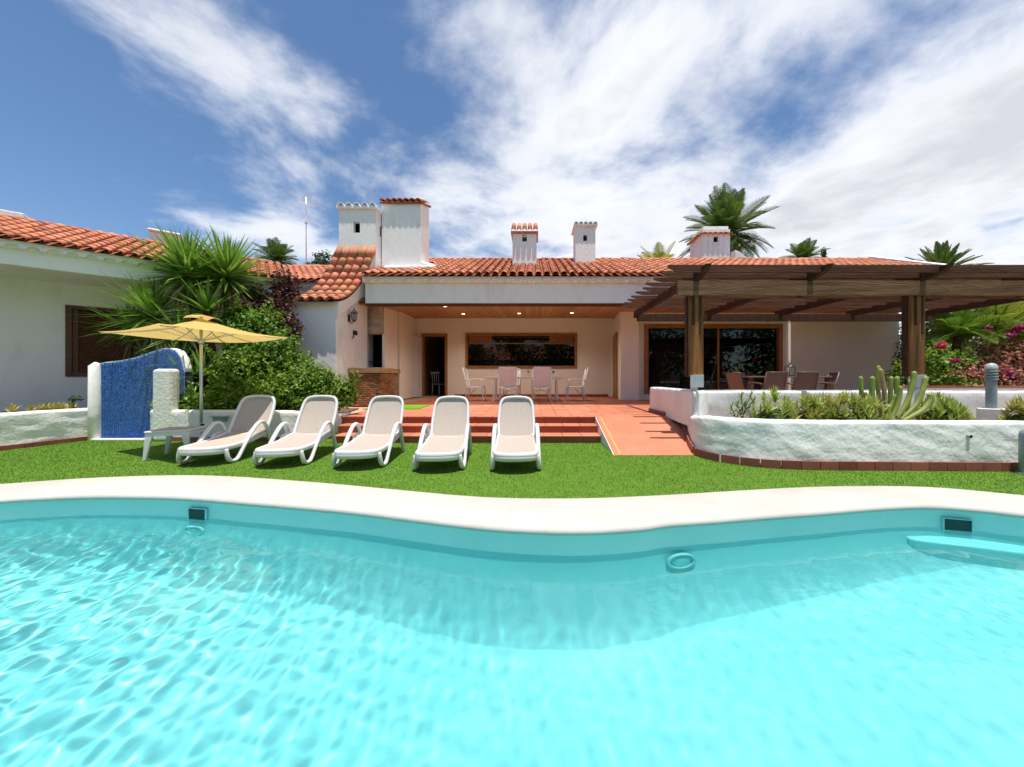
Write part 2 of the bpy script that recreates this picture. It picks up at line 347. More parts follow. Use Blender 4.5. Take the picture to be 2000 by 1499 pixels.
# basin
def floor_z(x): return -1.08-.045*np.clip(-x, -5, 7)
def brg(off, t, z0=None):
    xy = ixy+inward*off
    if z0 is not None: return rg(xy, z0)
    fz = floor_z(xy[:, 0]); return rg(xy, -.60+(fz+.60)*t)
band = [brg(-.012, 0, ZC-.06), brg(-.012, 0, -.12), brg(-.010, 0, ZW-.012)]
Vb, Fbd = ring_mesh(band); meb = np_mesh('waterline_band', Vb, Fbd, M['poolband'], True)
bas = [brg(-.0105, 0, ZW-.01), brg(-.008, 0, ZW-.1), brg(.035, 0, -.57), brg(.05, 0, -.60), brg(.07, .14), brg(.12, .42), brg(.19, .70), brg(.28, .88), brg(.38, .97), brg(.50, 1.0)]
V, Fb = ring_mesh(bas)
me = bpy.data.meshes.new('pool_basin'); nb = len(IN); last = (len(bas)-1)*nb
me.from_pydata(V.tolist(), [], Fb+[tuple(range(last, last+nb))]); me.materials.append(M['basin'])
bm = bmesh.new(); bm.from_mesh(me); bmesh.ops.triangulate(bm, faces=[f for f in bm.faces if len(f.verts) > 4]); bmesh.ops.recalc_face_normals(bm, faces=bm.faces); bm.to_mesh(me); bm.free(); me.shade_smooth()
basin = tag(link('pool_basin', me), kind='structure'); basin.cycles.is_caustics_receiver = True
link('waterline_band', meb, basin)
# water: real waves, refracting
def build_water():
    x0, x1, y0, y1 = -7.1, 6.0, -1.4, 3.6
    xs_ = np.linspace(x0, x1, 1100); ys_ = np.r_[np.linspace(y0, .75, 70), np.linspace(.76, y1, 270)]; nx, ny = len(xs_), len(ys_)
    X, Y = np.meshgrid(xs_, ys_)
    Z = np.full_like(X, ZW); rng = np.random.default_rng(5)
    left = 1/(1+np.exp((X+1.6)*1.3))
    for i in range(84):
        lam = .066*2**(rng.random()*2.9); k = 2*PI/lam; a = rng.random()*2*PI; ph = rng.random()*6.28
        g = .30+1.35*left if lam < .25 else .15+.4*left
        Z += .055*k**-1.5*g*np.sin(k*(np.cos(a)*X+np.sin(a)*Y)+ph+.8*np.sin(1.3*X+2.1*Y+i)+.5*np.sin(3.1*X-1.7*Y+2*i))/k**.0*.62
    V = np.stack([X, Y, Z], -1).reshape(-1, 3); idx = np.arange(nx*ny).reshape(ny, nx)
    F = np.stack([idx[:-1, :-1], idx[:-1, 1:], idx[1:, 1:], idx[1:, :-1]], -1).reshape(-1, 4)
    m = bpy.data.materials.new('pool_water'); m.use_nodes = True; b = m.node_tree.nodes['Principled BSDF']
    b.inputs['Base Color'].default_value = (.50,.955,1,1); b.inputs['Roughness'].default_value = 0; b.inputs['IOR'].default_value = 1.333; b.inputs['Transmission Weight'].default_value = 1
    me = np_mesh('water', V, F, m, True)
    o = tag(link('water', me), kind='structure'); o.cycles.is_caustics_caster = True
build_water()
# skimmers, underwater lamps and the shallow step at the right end
def pool_fitting_frame(px):
    Pn = min(range(NL), key=lambda i: abs(IN[i][0]/max(IN[i][1], .1)-(px-1043)/F_PX) if IN[i][1] > 1.8 else 9e9)
    p = Vector((IN[Pn][0], IN[Pn][1], 0)); n = Vector((inward[Pn][0], inward[Pn][1], 0)).normalized(); t = Vector((-n.y, n.x, 0))
    return p, n, t
for px, lab in ((382, 'dark skimmer opening in the pool wall below the sun loungers'), (1866, 'dark skimmer opening in the pool wall at the right end')):
    p, n, t = pool_fitting_frame(px)
    r = thing('pool_skimmer', lab, 'skimmer', p+Vector((0,0,-.22)), 0, 'skimmers in the pool wall')
    fr = MB(); hw = .095
    for (a, b, z0, z1) in ((-hw-.006, -hw, -.226, -.094), (hw, hw+.006, -.226, -.094), (-hw, hw, -.10, -.094), (-hw, hw, -.226, -.22)):
        c0 = p+t*((a+b)/2)+n*.006; fr.bar(c0+Vector((0,0,z0)), c0+Vector((0,0,z1)), abs(b-a), .02, up=n)
    fr.build('frame', M['basin'], r)
    mo = MB(); c0 = p+n*.0; mo.bar(c0+Vector((0,0,-.22)), c0+Vector((0,0,-.10)), 2*hw, .018, up=n); mo.build('mouth', M['skim'], r)
for px, lab in ((385, 'round underwater lamp on the pool wall under the left skimmer'), (1320, 'round underwater lamp on the pool wall in front of the ramp')):
    p, n, t = pool_fitting_frame(px); c0 = p+Vector((0,0,-.40 if px > 1000 else -.50))+n*.02
    r = thing('underwater_lamp', lab, 'pool lamp', c0, 0, 'underwater lamps')
    q = Vector((0,0,1)); ringp = [c0+n*.03+t*(math.cos(a)*  .11)+q*(math.sin(a)*.11) for a in np.linspace(0, 2*PI, 24, endpoint=False)]
    MB().tube([p_-n*.015 for p_ in ringp], .016, 8, True).build('ring', M['basin'], r, True).cycles.is_caustics_receiver = True
    d = MB(); d.tube([c0+n*.0, c0+n*.018, c0+n*.026], [.095, .085, .03], 20); d.build('lens', M['basin'], r, True).cycles.is_caustics_receiver = True
st = [(3.30,2.97),(3.7,2.80),(4.2,2.58),(4.8,2.28),(5.4,1.8),(5.8,2.0),(5.2,2.6),(4.4,2.98),(3.6,3.16)]
stp = catmull([Vector((x, y, 0)) for x, y in st], .08, True)
s_ = MB().prism([(p.x, p.y, -.42) for p in stp], (0,0,-.9)); o = s_.build('pool_step', M['basin'], None, bevel=.03); tag(o, kind='structure'); o.cycles.is_caustics_receiver = True
# lawn: ground strip between coping and house, the rest of the land round it
def build_ground():
    A = [Vector((-14,-3.5,0)), Vector((-14,7.2,0)), Vector((14,7.2,0)), Vector((14,-3.5,0))]
    bm = bmesh.new()
    ov = [bm.verts.new((p[0], p[1], 0)) for p in OUT[::2]]; ev = [bm.verts.new(p) for p in A]
    edges = [bm.edges.new((ov[i], ov[(i+1) % len(ov)])) for i in range(len(ov)) if (ov[i].co-ov[(i+1) % len(ov)].co).length > 1e-6]
    edges += [bm.edges.new((ev[i], ev[(i+1) % 4])) for i in range(4)]
    bmesh.ops.remove_doubles(bm, verts=bm.verts, dist=1e-5)
    bmesh.ops.triangle_fill(bm, edges=list(bm.edges), use_beauty=True, use_dissolve=False)
    bmesh.ops.recalc_face_normals(bm, faces=bm.faces)
    me = bpy.data.meshes.new('lawn'); bm.to_mesh(me); bm.free()
    # drop any face that closed over the pool
    me.materials.append(M['grassbase'])
    return me
lawn = tag(link('lawn', build_ground()), kind='structure')
g = MB(); B_ = 1500
for x0, x1, y0, y1 in ((-B_,B_,7.2,B_),(-B_,B_,-B_,-3.5),(-B_,-14,-3.5,7.2),(14,B_,-3.5,7.2)): g.add([(x0,y0,-.012),(x1,y0,-.012),(x1,y1,-.012),(x0,y1,-.012)], [(0,1,2,3)])
tag(g.build('ground', M['earth']), kind='structure')
def build_grass():
    rng = np.random.default_rng(3); n = 230000
    x = rng.uniform(-9.5, 9.5, n); y = rng.uniform(2.9, 6.2, n)
    loop = OUT[:, :2]
    far = loop[loop[:, 1] > 2.0]; o = np.argsort(far[:, 0]); edge = np.interp(x, far[o, 0], far[o, 1])
    keep = (y > edge-.004) & (np.abs(x)/y < 1.75) & (rng.random(n) < np.clip(1.35-.14*(y-3.5), .3, 1))
    keep &= ~((x > 1.19) & (y > 5.0) & (x < 2.5))
    x = x[keep]; y = y[keep]; n = len(x)
    h = rng.uniform(.008, .021, n); a = rng.uniform(0, 2*PI, n); w = rng.uniform(.0022, .0042, n); ln = rng.uniform(.0, .014, n); b = a+rng.normal(PI/2, .6, n)
    p0 = np.stack([x-np.cos(a)*w, y-np.sin(a)*w, np.full(n, -.002)], -1); p1 = np.stack([x+np.cos(a)*w, y+np.sin(a)*w, np.full(n, -.002)], -1)
    p2 = np.stack([x+np.cos(b)*ln, y+np.sin(b)*ln, h], -1)
    V = np.stack([p0, p1, p2], 1).reshape(-1, 3); F = np.arange(3*n).reshape(-1, 3)
    o = link('grass', np_mesh('grass', V, F, M['grass'])); tag(o, 'short bright green turf between the pool coping and the terrace', 'grass', kind='stuff')
build_grass()

# ------------------------------------------------------------------ terrace, steps, ramp
ZT = 0.41; Y0 = 6.51; Y1 = 6.22; Y2 = 5.92
XL, XR = -3.78, 1.19
t = MB(); t.box(-7.2, 12.6, Y0+.03, 13.4, 0.0, ZT-.02)
terrace = tag(t.build('terrace', M['grout']), kind='structure')
def shared_box(name, sx, sy, sz, m, bev=.006):
    b = MB(); b.box(-sx/2, sx/2, -sy/2, sy/2, -sz/2, sz/2); me = b.mesh(name, m)
    if bev:
        bm = bmesh.new(); bm.from_mesh(me); bmesh.ops.bevel(bm, geom=[e for e in bm.edges], offset=bev, segments=1, affect='EDGES'); bm.to_mesh(me); bm.free()
    return me
def place(name, me, parent, loc, rot=None, local=False):
    o = link(name, me, parent, local)
    o.matrix_basis = Matrix.Translation(Vector(loc)) @ (rot if rot is not None else Matrix.Identity(4)); return o
random.seed(4)
TS = .30
tile_me = shared_box('floor_tile', TS-.007, TS-.007, .02, M['terrace'], .0025)
spots = []
for i in range(int((2.9+3.9)/TS)+22):
    for j in range(23):
        x = -3.75+TS*(i+.5); y = Y0+TS*(j+.5)
        if x > 9.2 or (x > 2.5 and y < 7.0): continue
        if abs(x) > y*1.0 and x > 0: continue
        spots.append((y+.15*abs(x), x, y))
spots.sort()
for d, x, y in spots[:300]: place('floor_tile', tile_me, terrace, (x, y, ZT-.0105+random.uniform(-.001, .001)))
rest = MB()
for d, x, y in spots[300:]: rest.box(x-TS/2+.004, x+TS/2-.004, y-TS/2+.004, y+TS/2-.004, ZT-.02, ZT-.0005)
tag(rest.build('floor_tiles', M['terrace'], terrace), kind='stuff')
# steps
s_ = MB(); s_.box(XL+.15, XR-.02, Y1+.03, Y0+.04, 0, ZT-.155); s_.box(XL+.25, XR-.02, Y2+.03, Y1+.04, 0, ZT-.29)
steps = tag(s_.build('steps', M['grout']), kind='structure')
for lev, (ye, zt, xl) in enumerate(((Y0, ZT, XL+.02), (Y1, ZT-.137, XL+.16), (Y2, ZT-.274, XL+.26))):
    n = int(round((XR-.02-xl)/.33)); w = (XR-.02-xl)/n
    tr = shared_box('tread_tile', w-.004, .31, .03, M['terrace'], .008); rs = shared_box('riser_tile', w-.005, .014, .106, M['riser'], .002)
    for k in range(n):
        if lev > 0: place('tread_tile', tr, steps, (xl+w*(k+.5), ye+.155, zt-.015))
        else: pass
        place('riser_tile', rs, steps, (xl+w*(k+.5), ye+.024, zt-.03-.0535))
    if lev == 0:
        ns = shared_box('nosing_tile', w-.004, .09, .032, M['terrace'], .010)
        for k in range(n): place('nosing_tile', ns, steps, (xl+w*(k+.5), ye+.03, zt-.0145))
# ramp
YR = 4.99
r_ = MB(); r_.prism([(XR, YR, .004), (XR, YR, -.05), (XR, Y0+.03, -.05), (XR, Y0+.03, ZT+.002)], (1.78, 0, 0))
ramp = tag(r_.build('ramp', M['ramp']), kind='structure')
def rz(y): return .004+(ZT-.002)*(y-YR)/(Y0+.03-YR)
l_ = MB(); l_.add([(XR+.075, YR+.03, rz(YR+.03)+.004), (XR+.105, YR+.03, rz(YR+.03)+.004), (XR+.095, Y0-.05, rz(Y0-.05)+.004), (XR+.07, Y0-.05, rz(Y0-.05)+.004)], [(0,1,2,3)])
l_.build('painted_line', M['yellow'], ramp)
e_ = MB(); e_.prism([(XR-.012, YR, -.02), (XR-.012, YR, .0), (XR-.012, Y0, ZT-.015), (XR-.012, Y0, -.02)], (.010, 0, 0)); e_.build('ramp_side', M['stucco'], ramp)

# ------------------------------------------------------------------ roof tiles
def tile_mesh(name, L_, r1, r2, m, th=.014, n=7):
    V = []; F = []
    for y, r in ((0, r1), (L_, r2)):
        for rr in (r, r-th):
            for k in range(n+1):
                a = PI*k/n; V.append((rr*math.cos(a), y, rr*math.sin(a)*.82))
    q = n+1
    for k in range(n):
        F += [(k, k+1, 2*q+k+1, 2*q+k), (q+k+1, q+k, 3*q+k, 3*q+k+1), (k+1, k, q+k, q+k+1), (2*q+k, 2*q+k+1, 3*q+k+1, 3*q+k)]
    F += [(0, 2*q, 3*q, q), (n, q+n, 3*q+n, 2*q+n)]
    me = bpy.data.meshes.new(name); me.from_pydata(V, [], F); me.materials.append(m)
    bm = bmesh.new(); bm.from_mesh(me); bmesh.ops.recalc_face_normals(bm, faces=bm.faces); bm.to_mesh(me); bm.free()
    for p in me.polygons: p.use_smooth = p.index % 4 < 2
    return me
TILE = tile_mesh('roof_tile', .42, .092, .078, M['tile'])
TILE_S = tile_mesh('roof_tile', .37, .078, .067, M['tile'])
TILE_W = tile_mesh('cap_tile', .22, .07, .062, M['stucco'])
def frame_mat(o, u, v):
    u = Vector(u).normalized(); v = Vector(v).normalized(); n = u.cross(v).normalized(); u = v.cross(n)
    return Matrix(((u.x, v.x, n.x, o[0]), (u.y, v.y, n.y, o[1]), (u.z, v.z, n.z, o[2]), (0,0,0,1)))
def join_meshes(name, me, mats, m):
    V0 = np.array([v.co for v in me.vertices]); F0 = np.array([p.vertices for p in me.polygons]); Vs = []; Fs = []
    for i, mt in enumerate(mats):
        A = np.array(mt); Vs.append(V0 @ A[:3, :3].T+A[:3, 3]); Fs.append(F0+i*len(V0))
    r = np_mesh(name, np.concatenate(Vs), np.concatenate(Fs), m); return r
def tile_roof(parent, o, u, v, ncol, nrow, pitch=.225, exp=.33, limit=300, me=TILE, clip=None, seed=1, name='roof_tile', pans=True, lift=.02):
    """convex cover tiles in overlapping rows over a corrugated bed of pan tiles; nearest ones are objects"""
    rnd = random.Random(seed); o = Vector(o); u = Vector(u).normalized(); v = Vector(v).normalized(); n = u.cross(v).normalized()
    mats = []
    vt = (v*exp+n*-.010).normalized()
    for j in range(nrow):
        for i in range(ncol):
            p = o+u*(pitch*(i+.5)+rnd.uniform(-.006, .006))+v*(exp*j+rnd.uniform(-.012, .012))+n*(lift+.012)
            if clip and not clip(p): continue
            uu = (u+v*rnd.uniform(-.03, .03)).normalized()
            mats.append((p.y+.0*j, frame_mat(p, uu, (v-n*.035).normalized())))
    mats.sort(key=lambda q: q[0])
    for d, mt in mats[:limit]:
        t_ = link(name, me, parent); t_.matrix_basis = mt
    if len(mats) > limit:
        tag(link('distant_'+name+'s', join_meshes(name+'s', me, [q[1] for q in mats[limit:]], M['tile']), parent), kind='stuff')
    if pans:
        W = MB(); k = 8; rows = nrow+1
        cols = ncol*k
        for j in range(rows):
            for i in range(cols+1):
                a = 2*PI*i/k; p = o+u*(pitch*i/k)+v*(exp*j-.02*(j == 0))+n*(lift+.0-.028*(.5+.5*math.cos(a))+.0)
                W.v.append(tuple(p))
        for j in range(rows-1):
            for i in range(cols):
                a_ = j*(cols+1)+i
                c_ = o+u*(pitch*(i+.5)/k)+v*(exp*(j+.5))
                if clip and not clip(c_): continue
                W.f.append((a_, a_+1, a_+cols+2, a_+cols+1))
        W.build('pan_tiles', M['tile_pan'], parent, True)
def scallop_eave(parent, a, b, z, depth, pitch, m, name='eave_moulding', drop=.14):
    """band of white mortar with round tile ends pressed through it, under the tiles"""
    a = Vector(a); b = Vector(b); u = (b-a).normalized(); L_ = (b-a).length; n = int(L_/pitch); out_ = Vector((u.y, -u.x, 0))
    W = MB(); seg = 8
    for i in range(n):
        s0 = pitch*i; r = pitch*.36; c = s0+pitch/2
        pts = [(s0, 0), (s0, -drop)]
        for k in range(seg+1):
            t_ = PI*k/seg; pts.append((c-r*math.cos(t_), -drop+r*.8*math.sin(t_)))
        pts += [(s0+pitch, -drop), (s0+pitch, 0)]
        W.prism([tuple(a+u*x+Vector((0,0,z+y))) for x, y in pts], out_*depth)
    W.build(name, m, parent)
# wall sheet with openings
def wall_holes(mb, o, u, W_, z0, z1, holes, th, nrm_in):
    """vertical wall from o along u, openings (a,b,c,d) = along, up; thickness th along nrm_in"""
    o = Vector(o); u = Vector(u).normalized(); ni = Vector(nrm_in).normalized()*th
    xs = sorted({0, W_}|{h[0] for h in holes}|{h[1] for h in holes}); zs = sorted({z0, z1}|{h[2] for h in holes}|{h[3] for h in holes})
    P = lambda x, z, d=0: tuple(Vector((o.x, o.y, 0))+u*x+Vector((0,0,z))+ni*d)
    for i in range(len(xs)-1):
        for j in range(len(zs)-1):
            cx = (xs[i]+xs[i+1])/2; cz = (zs[j]+zs[j+1])/2
            if any(h[0] < cx < h[1] and h[2] < cz < h[3] for h in holes): continue
            for d in (0, 1): mb.add([P(xs[i], zs[j], d), P(xs[i+1], zs[j], d), P(xs[i+1], zs[j+1], d), P(xs[i], zs[j+1], d)], [(0,1,2,3)])
    for h in holes:
        a, b, c, d = h
        for (x0, za, x1, zb) in ((a,c,b,c),(a,d,b,d),(a,c,a,d),(b,c,b,d)):
            mb.add([P(x0,za), P(x1,zb), P(x1,zb,1), P(x0,za,1)], [(0,1,2,3)])
    for (x0, za, x1, zb) in ((0,z0,W_,z0),(0,z1,W_,z1),(0,z0,0,z1),(W_,z0,W_,z1)):
        mb.add([P(x0,za), P(x1,zb), P(x1,zb,1), P(x0,za,1)], [(0,1,2,3)])
def window(parent, o, u, out_, a, b, c, d, fw=.09, depth=.10, mull=(), name='window', inset=.06, fm=None, glass=True, bars=()):
    """wooden frame, pane and mullions in an opening a..b along, c..d up"""
    o = Vector(o); u = Vector(u).normalized(); q = Vector(out_).normalized(); fm = fm or M['wood_frame']
    P = lambda x, z, e=0: Vector((o.x, o.y, 0))+u*x+Vector((0,0,z))+q*e
    f = MB()
    f.bar(P(a+fw/2, c, -inset+.045), P(a+fw/2, d, -inset+.045), fw, depth, up=q); f.bar(P(b-fw/2, c, -inset+.045), P(b-fw/2, d, -inset+.045), fw, depth, up=q)
    f.bar(P(a+fw, d-fw/2, -inset+.045), P(b-fw, d-fw/2, -inset+.045), depth, fw); f.bar(P(a+fw, c+fw/2, -inset+.045), P(b-fw, c+fw/2, -inset+.045), depth, fw)
    W = f.build(name, fm, parent, bevel=.006)
    for x in mull: MB().bar(P(x, c+fw, -inset), P(x, d-fw, -inset), .06, .06, up=q).build('mullion', fm, W)
    for z in bars: MB().bar(P(a+fw, z, -inset), P(b-fw, z, -inset), .06, .05).build('transom', fm, W)
    if glass:
        e = -inset-.005; MB().add([P(a+fw, c+fw, e), P(b-fw, c+fw, e), P(b-fw, d-fw, e), P(a+fw, d-fw, e)], [(0,1,2,3)]).build('pane', M['glass'], W)
    return W

# ------------------------------------------------------------------ main house
XW = 12.2
house = thing('main_house', 'long white bungalow with terracotta roof and covered porch behind the steps', 'house', (3, 12, ZT))
YF = 9.0; ZF = 3.13; YB = 13.2; ZB = 3.47; YWALL = 11.3
w = MB()
bw = 3.1+4.62
door = (ax(824, YB)+4.62, ax(873, YB)+4.62, ZT, 2.86); win = (ax(909, YB)+4.62, ax(1127, YB)+4.62, at(0, 720, YB).z, at(0, 651, YB).z)
wall_holes(w, (-4.62, YB, 0), (1,0,0), bw, ZT, 3.75, [door, win], .25, (0,1,0))
w.build('back_wall', M['stucco_fine'], house)
w = MB(); w.prism([(-4.92, 11.0, ZT), (-4.36, 11.0, ZT), (-4.60, 13.3, ZT), (-4.95, 13.3, ZT)], (0,0,3.0)); w.build('porch_side_wall', M['stucco_fine'], house, bevel=.02)
w = MB(); w.prism([(2.82, 11.0, ZT), (3.42, 11.0, ZT), (3.42, 13.3, ZT), (3.11, 13.3, ZT)], (0,0,3.0)); w.build('pillar', M['stucco_fine'], house, bevel=.02)
# wooden side door in the right return of the porch
sd = MB(); u_ = Vector((3.11-2.82, 13.2-11.0, 0)).normalized(); p0 = Vector((2.82, 11.0, 0))
d_ = sd.bar(p0+u_*1.35+Vector((-.03,0,ZT)), p0+u_*1.35+Vector((-.03,0,2.75)), 1.15, .05, up=Vector((u_.y,-u_.x,0))).build('side_door', M['wood_frame'], house, bevel=.01)
w = MB()
rw = (ax(1258, YWALL)-3.42, ax(1527, YWALL)-3.42, at(0, 770, YWALL).z, at(0, 634, YWALL).z)
wall_holes(w, (3.42, YWALL, 0), (1,0,0), XW-3.42, ZT-.1, 3.9, [rw], .25, (0,1,0))
w.box(XW-.25, XW, YWALL+.251, 16.2, 0, 3.9)
w.build('front_wall', M['stucco_fine'], house)
# fascia and eave
w = MB(); w.box(-4.5, XW, YF, YF+.25, ZF, 3.66); w.build('fascia', M['stucco'], house, bevel=.015)
scallop_eave(house, (-4.5, YF+.0, 0), (XW, YF+.0, 0), 3.80, .15, .225, M['stucco'])
MB().box(-4.5, XW, YF-.055, YF+.25, 3.662, 3.80).build('eave_bed', M['stucco'], house)
# plank ceiling sloping up to the back wall
w = MB(); pw = .105; nP = int((XW+4.9)/pw)
for i in range(nP):
    x = -4.9+pw*i; w.prism([(x+.004, YF+.26, ZF+.02), (x+pw-.004, YF+.26, ZF+.02), (x+pw-.004, YB, ZB), (x+.004, YB, ZB)], (0,0,.03))
tag(w.build('ceiling_planks', M['wood_ceiling'], house), kind='stuff')
MB().prism([(-4.95, YF+.26, ZF+.06), (XW, YF+.26, ZF+.06), (XW, YB+.1, ZB+.05), (-4.95, YB+.1, ZB+.05)], (0,0,.04)).build('ceiling_boarding', M['shutter'], house)
MB().box(-4.5, XW, YF+.003, YF+.248, ZF-.035, ZF-.002).build('fascia_trim', M['wood_dark'], house)
for px, py in ((869, 598), (1014, 612), (1117, 611), (905, 613)):
    z_ = None
    Y = 10.0
    for _ in range(20): Y = (ZF+.02+(ZB-ZF-.02)*(Y-YF-.26)/(YB-YF-.26)-CAMH)*F_PX/(738-py)
    c = at(px, py, Y); dl = MB(); dl.lathe([(.06,-.012),(.075,-.012),(.075,.01)], (c.x, c.y, c.z), 16); d0 = dl.build('downlight', M['foil'], house)
    MB().lathe([(.055,-.016),(.05,-.014)], (c.x, c.y, c.z), 16).build('lamp', M['downlight'], d0)
    sp = bpy.data.lights.new('downlight_glow', 'SPOT'); sp.energy = 38; sp.color = (1.0, .88, .70); sp.spot_size = R(140); sp.spot_blend = .9; sp.shadow_soft_size = .05
    so_ = bpy.data.objects.new('downlight_glow', sp); C.objects.link(so_); so_.parent = d0; so_.location = (c.x, c.y, c.z-.03)
# porch skirting tiles
sk = shared_box('skirting_tile', .296, .012, .09, M['skirting'], .002)
for i in range(25):
    x = -4.55+.3*i
    if door[0]-4.62-.1 < x < door[1]-4.62+.15: continue
    place('skirting_tile', sk, house, (x+.1, YB-.0085, ZT+.047))
# back wall window with two blind panels above
U_ = (1,0,0); OUT_ = (0,-1,0)
zc_ = at(0, 671, YB).z
wn = window(house, (-4.62, YB, 0), U_, OUT_, win[0], win[1], win[2], win[3], .10, .12, bars=(zc_,), glass=True)
for (xa, xb) in ((916, 959), (1075, 1120)):
    x0 = ax(xa, YB); x1 = ax(xb, YB)
    bl = MB(); zz = zc_+.04
    while zz < win[3]-.12: bl.box(x0, x1, YB+.02, YB+.035, zz, zz+.035); zz += .045
    bl.build('blind', M['wood_frame'], wn)
    MB().box((x1 if xa < 1000 else x0)-.03, (x1 if xa < 1000 else x0)+.03, YB-.03, YB+.04, zc_+.03, win[3]-.1).build('mullion', M['wood_frame'], wn)
# open doorway with frame and a white grilled leaf swung outwards
df = MB(); a, b = door[0]-4.62, door[1]-4.62
df.box(a-.02, a+.08, YB-.03, YB+.2, ZT, door[3]-.1); df.box(b-.08, b+.02, YB-.03, YB+.2, ZT, door[3]-.1); df.box(a-.02, b+.02, YB-.03, YB+.2, door[3]-.1, door[3]+.02)
df.build('door_frame', M['wood_frame'], house, bevel=.01)
leafd = MB(); lp = Vector((a-.0, YB-.04, 0)); ld = Vector((-.125, -.70, 0)).normalized(); LW = .72
def lpnt(s, z): return lp+ld*s+Vector((0,0,z))
for s in (0.03, LW-.03, LW/2): leafd.bar(lpnt(s, ZT+.02), lpnt(s, 2.72), .06 if s != LW/2 else .02, .045, up=Vector((1,0,0)))
for z in (ZT+.05, 2.69, .95, 1.4, 1.85, 2.3): leafd.bar(lpnt(.03, z), lpnt(LW-.03, z), .045 if z in (ZT+.05, 2.69) else .02, .06 if z in (ZT+.05, 2.69) else .02)
leafd.bar(lpnt(.03, ZT+.05), lpnt(.03+.0001, ZT+.05), .01, .01)
lf = leafd.build('door_leaf', M['foil'], house)
MB().add([lpnt(.05, ZT+.06)+Vector((.012,0,0)), lpnt(LW-.05, ZT+.06)+Vector((.012,0,0)), lpnt(LW-.05, 2.68)+Vector((.012,0,0)), lpnt(.05, 2.68)+Vector((.012,0,0))], [(0,1,2,3)]).build('leaf_panel', M['foil'], lf)
# right glazing
wd = window(house, (3.42, YWALL, 0), U_, OUT_, rw[0], rw[1], rw[2], rw[3], .13, .14, mull=((rw[0]+rw[1])/2+.2,), name='sliding_window')
# rooms behind the openings
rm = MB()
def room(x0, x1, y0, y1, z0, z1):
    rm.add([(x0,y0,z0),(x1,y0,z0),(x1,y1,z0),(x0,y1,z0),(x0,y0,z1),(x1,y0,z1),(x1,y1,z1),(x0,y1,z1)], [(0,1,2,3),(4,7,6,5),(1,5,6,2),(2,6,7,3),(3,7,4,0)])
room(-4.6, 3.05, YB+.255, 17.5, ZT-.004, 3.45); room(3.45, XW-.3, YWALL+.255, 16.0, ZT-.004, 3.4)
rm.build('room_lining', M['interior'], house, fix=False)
# roof
PIT = .46; EY = 8.75; EZ = 3.80; RY = 12.33
vdir = Vector((0, 1, PIT)).normalized(); slope = math.hypot(RY-EY, (RY-EY)*PIT)
roof = MB(); rzt = EZ+PIT*(RY-EY)
roof.prism([(-4.5, EY+.16, EZ-.02), (-4.5, RY, rzt-.06), (-4.5, 17.6, EZ+.3), (-4.5, 17.6, EZ+.1), (-4.5, RY, rzt-.26), (-4.5, EY+.2, EZ-.08)], (XW+4.5, 0, 0))
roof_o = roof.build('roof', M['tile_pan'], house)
NROW = int(slope/.33)
CH = [(-4.45, -3.25, 9.8, 10.6), (-.67, .09, 10.6, 11.2), (1.35, 2.0, 10.95, 11.5)]
def clip_main(p): return not any(c[0] < p.x < c[1] and c[2]-.05 < p.y < c[3] for c in CH)
tile_roof(roof_o, (-4.5, EY, EZ), (1,0,0), vdir, int((XW+4.4)/.225), NROW, limit=300, clip=clip_main, seed=2)
def ridge(parent, a, b, me_r=.10, seed=3):
    a = Vector(a); b = Vector(b); u = (b-a).normalized(); n = int((b-a).length/.36)
    me = TILE
    for i in range(n):
        t_ = link('ridge_tile', me, parent); t_.matrix_basis = frame_mat(a+u*(.36*i)+Vector((0,0,.012*(i % 2))), Vector((0,0,1)).cross(u)*-1 if False else u.cross(Vector((0,0,1))), u)
ridge(roof_o, (-4.4, RY, rzt+.0), (XW, RY, rzt+.0))
# white verge and low parapets at the right end
w = MB(); w.prism([(XW-.02, EY+.1, EZ-.1), (XW-.02, RY, rzt-.1), (XW-.02, RY, rzt+.14), (XW-.02, EY+.1, EZ+.16)], (.24,0,0)); w.build('verge_parapet', M['stucco'], house, bevel=.02)
w = MB(); w.prism([(7.55, RY+.35, rzt-.3), (XW-.1, RY+.35, rzt-.3), (XW-.1, RY+.35, rzt+.02), (9.4, RY+.35, rzt+.14), (8.05, RY+.35, rzt+.16), (7.75, RY+.35, rzt+.42), (7.55, RY+.35, rzt+.5)], (0,.3,0)); w.build('ridge_parapet', M['stucco'], house, bevel=.02)
# chimneys
def cap_tiles(parent, x0, x1, y, z, n, me, v=(0,1,.45), jit=0, rows=1, exp=.2, sc_=1.0):
    pitch = (x1-x0)/n
    for j in range(rows):
        for i in range(n):
            t_ = link('cap_tile', me, parent); vv = Vector(v).normalized()
            p = Vector((x0+pitch*(i+.5), y, z))+vv*(exp*j)+Vector((0,0,.01*j))
            t_.matrix_basis = frame_mat(p, (1,0,0), vv) @ Matrix.Scale(sc_*pitch/.19 if me is TILE else sc_, 4)
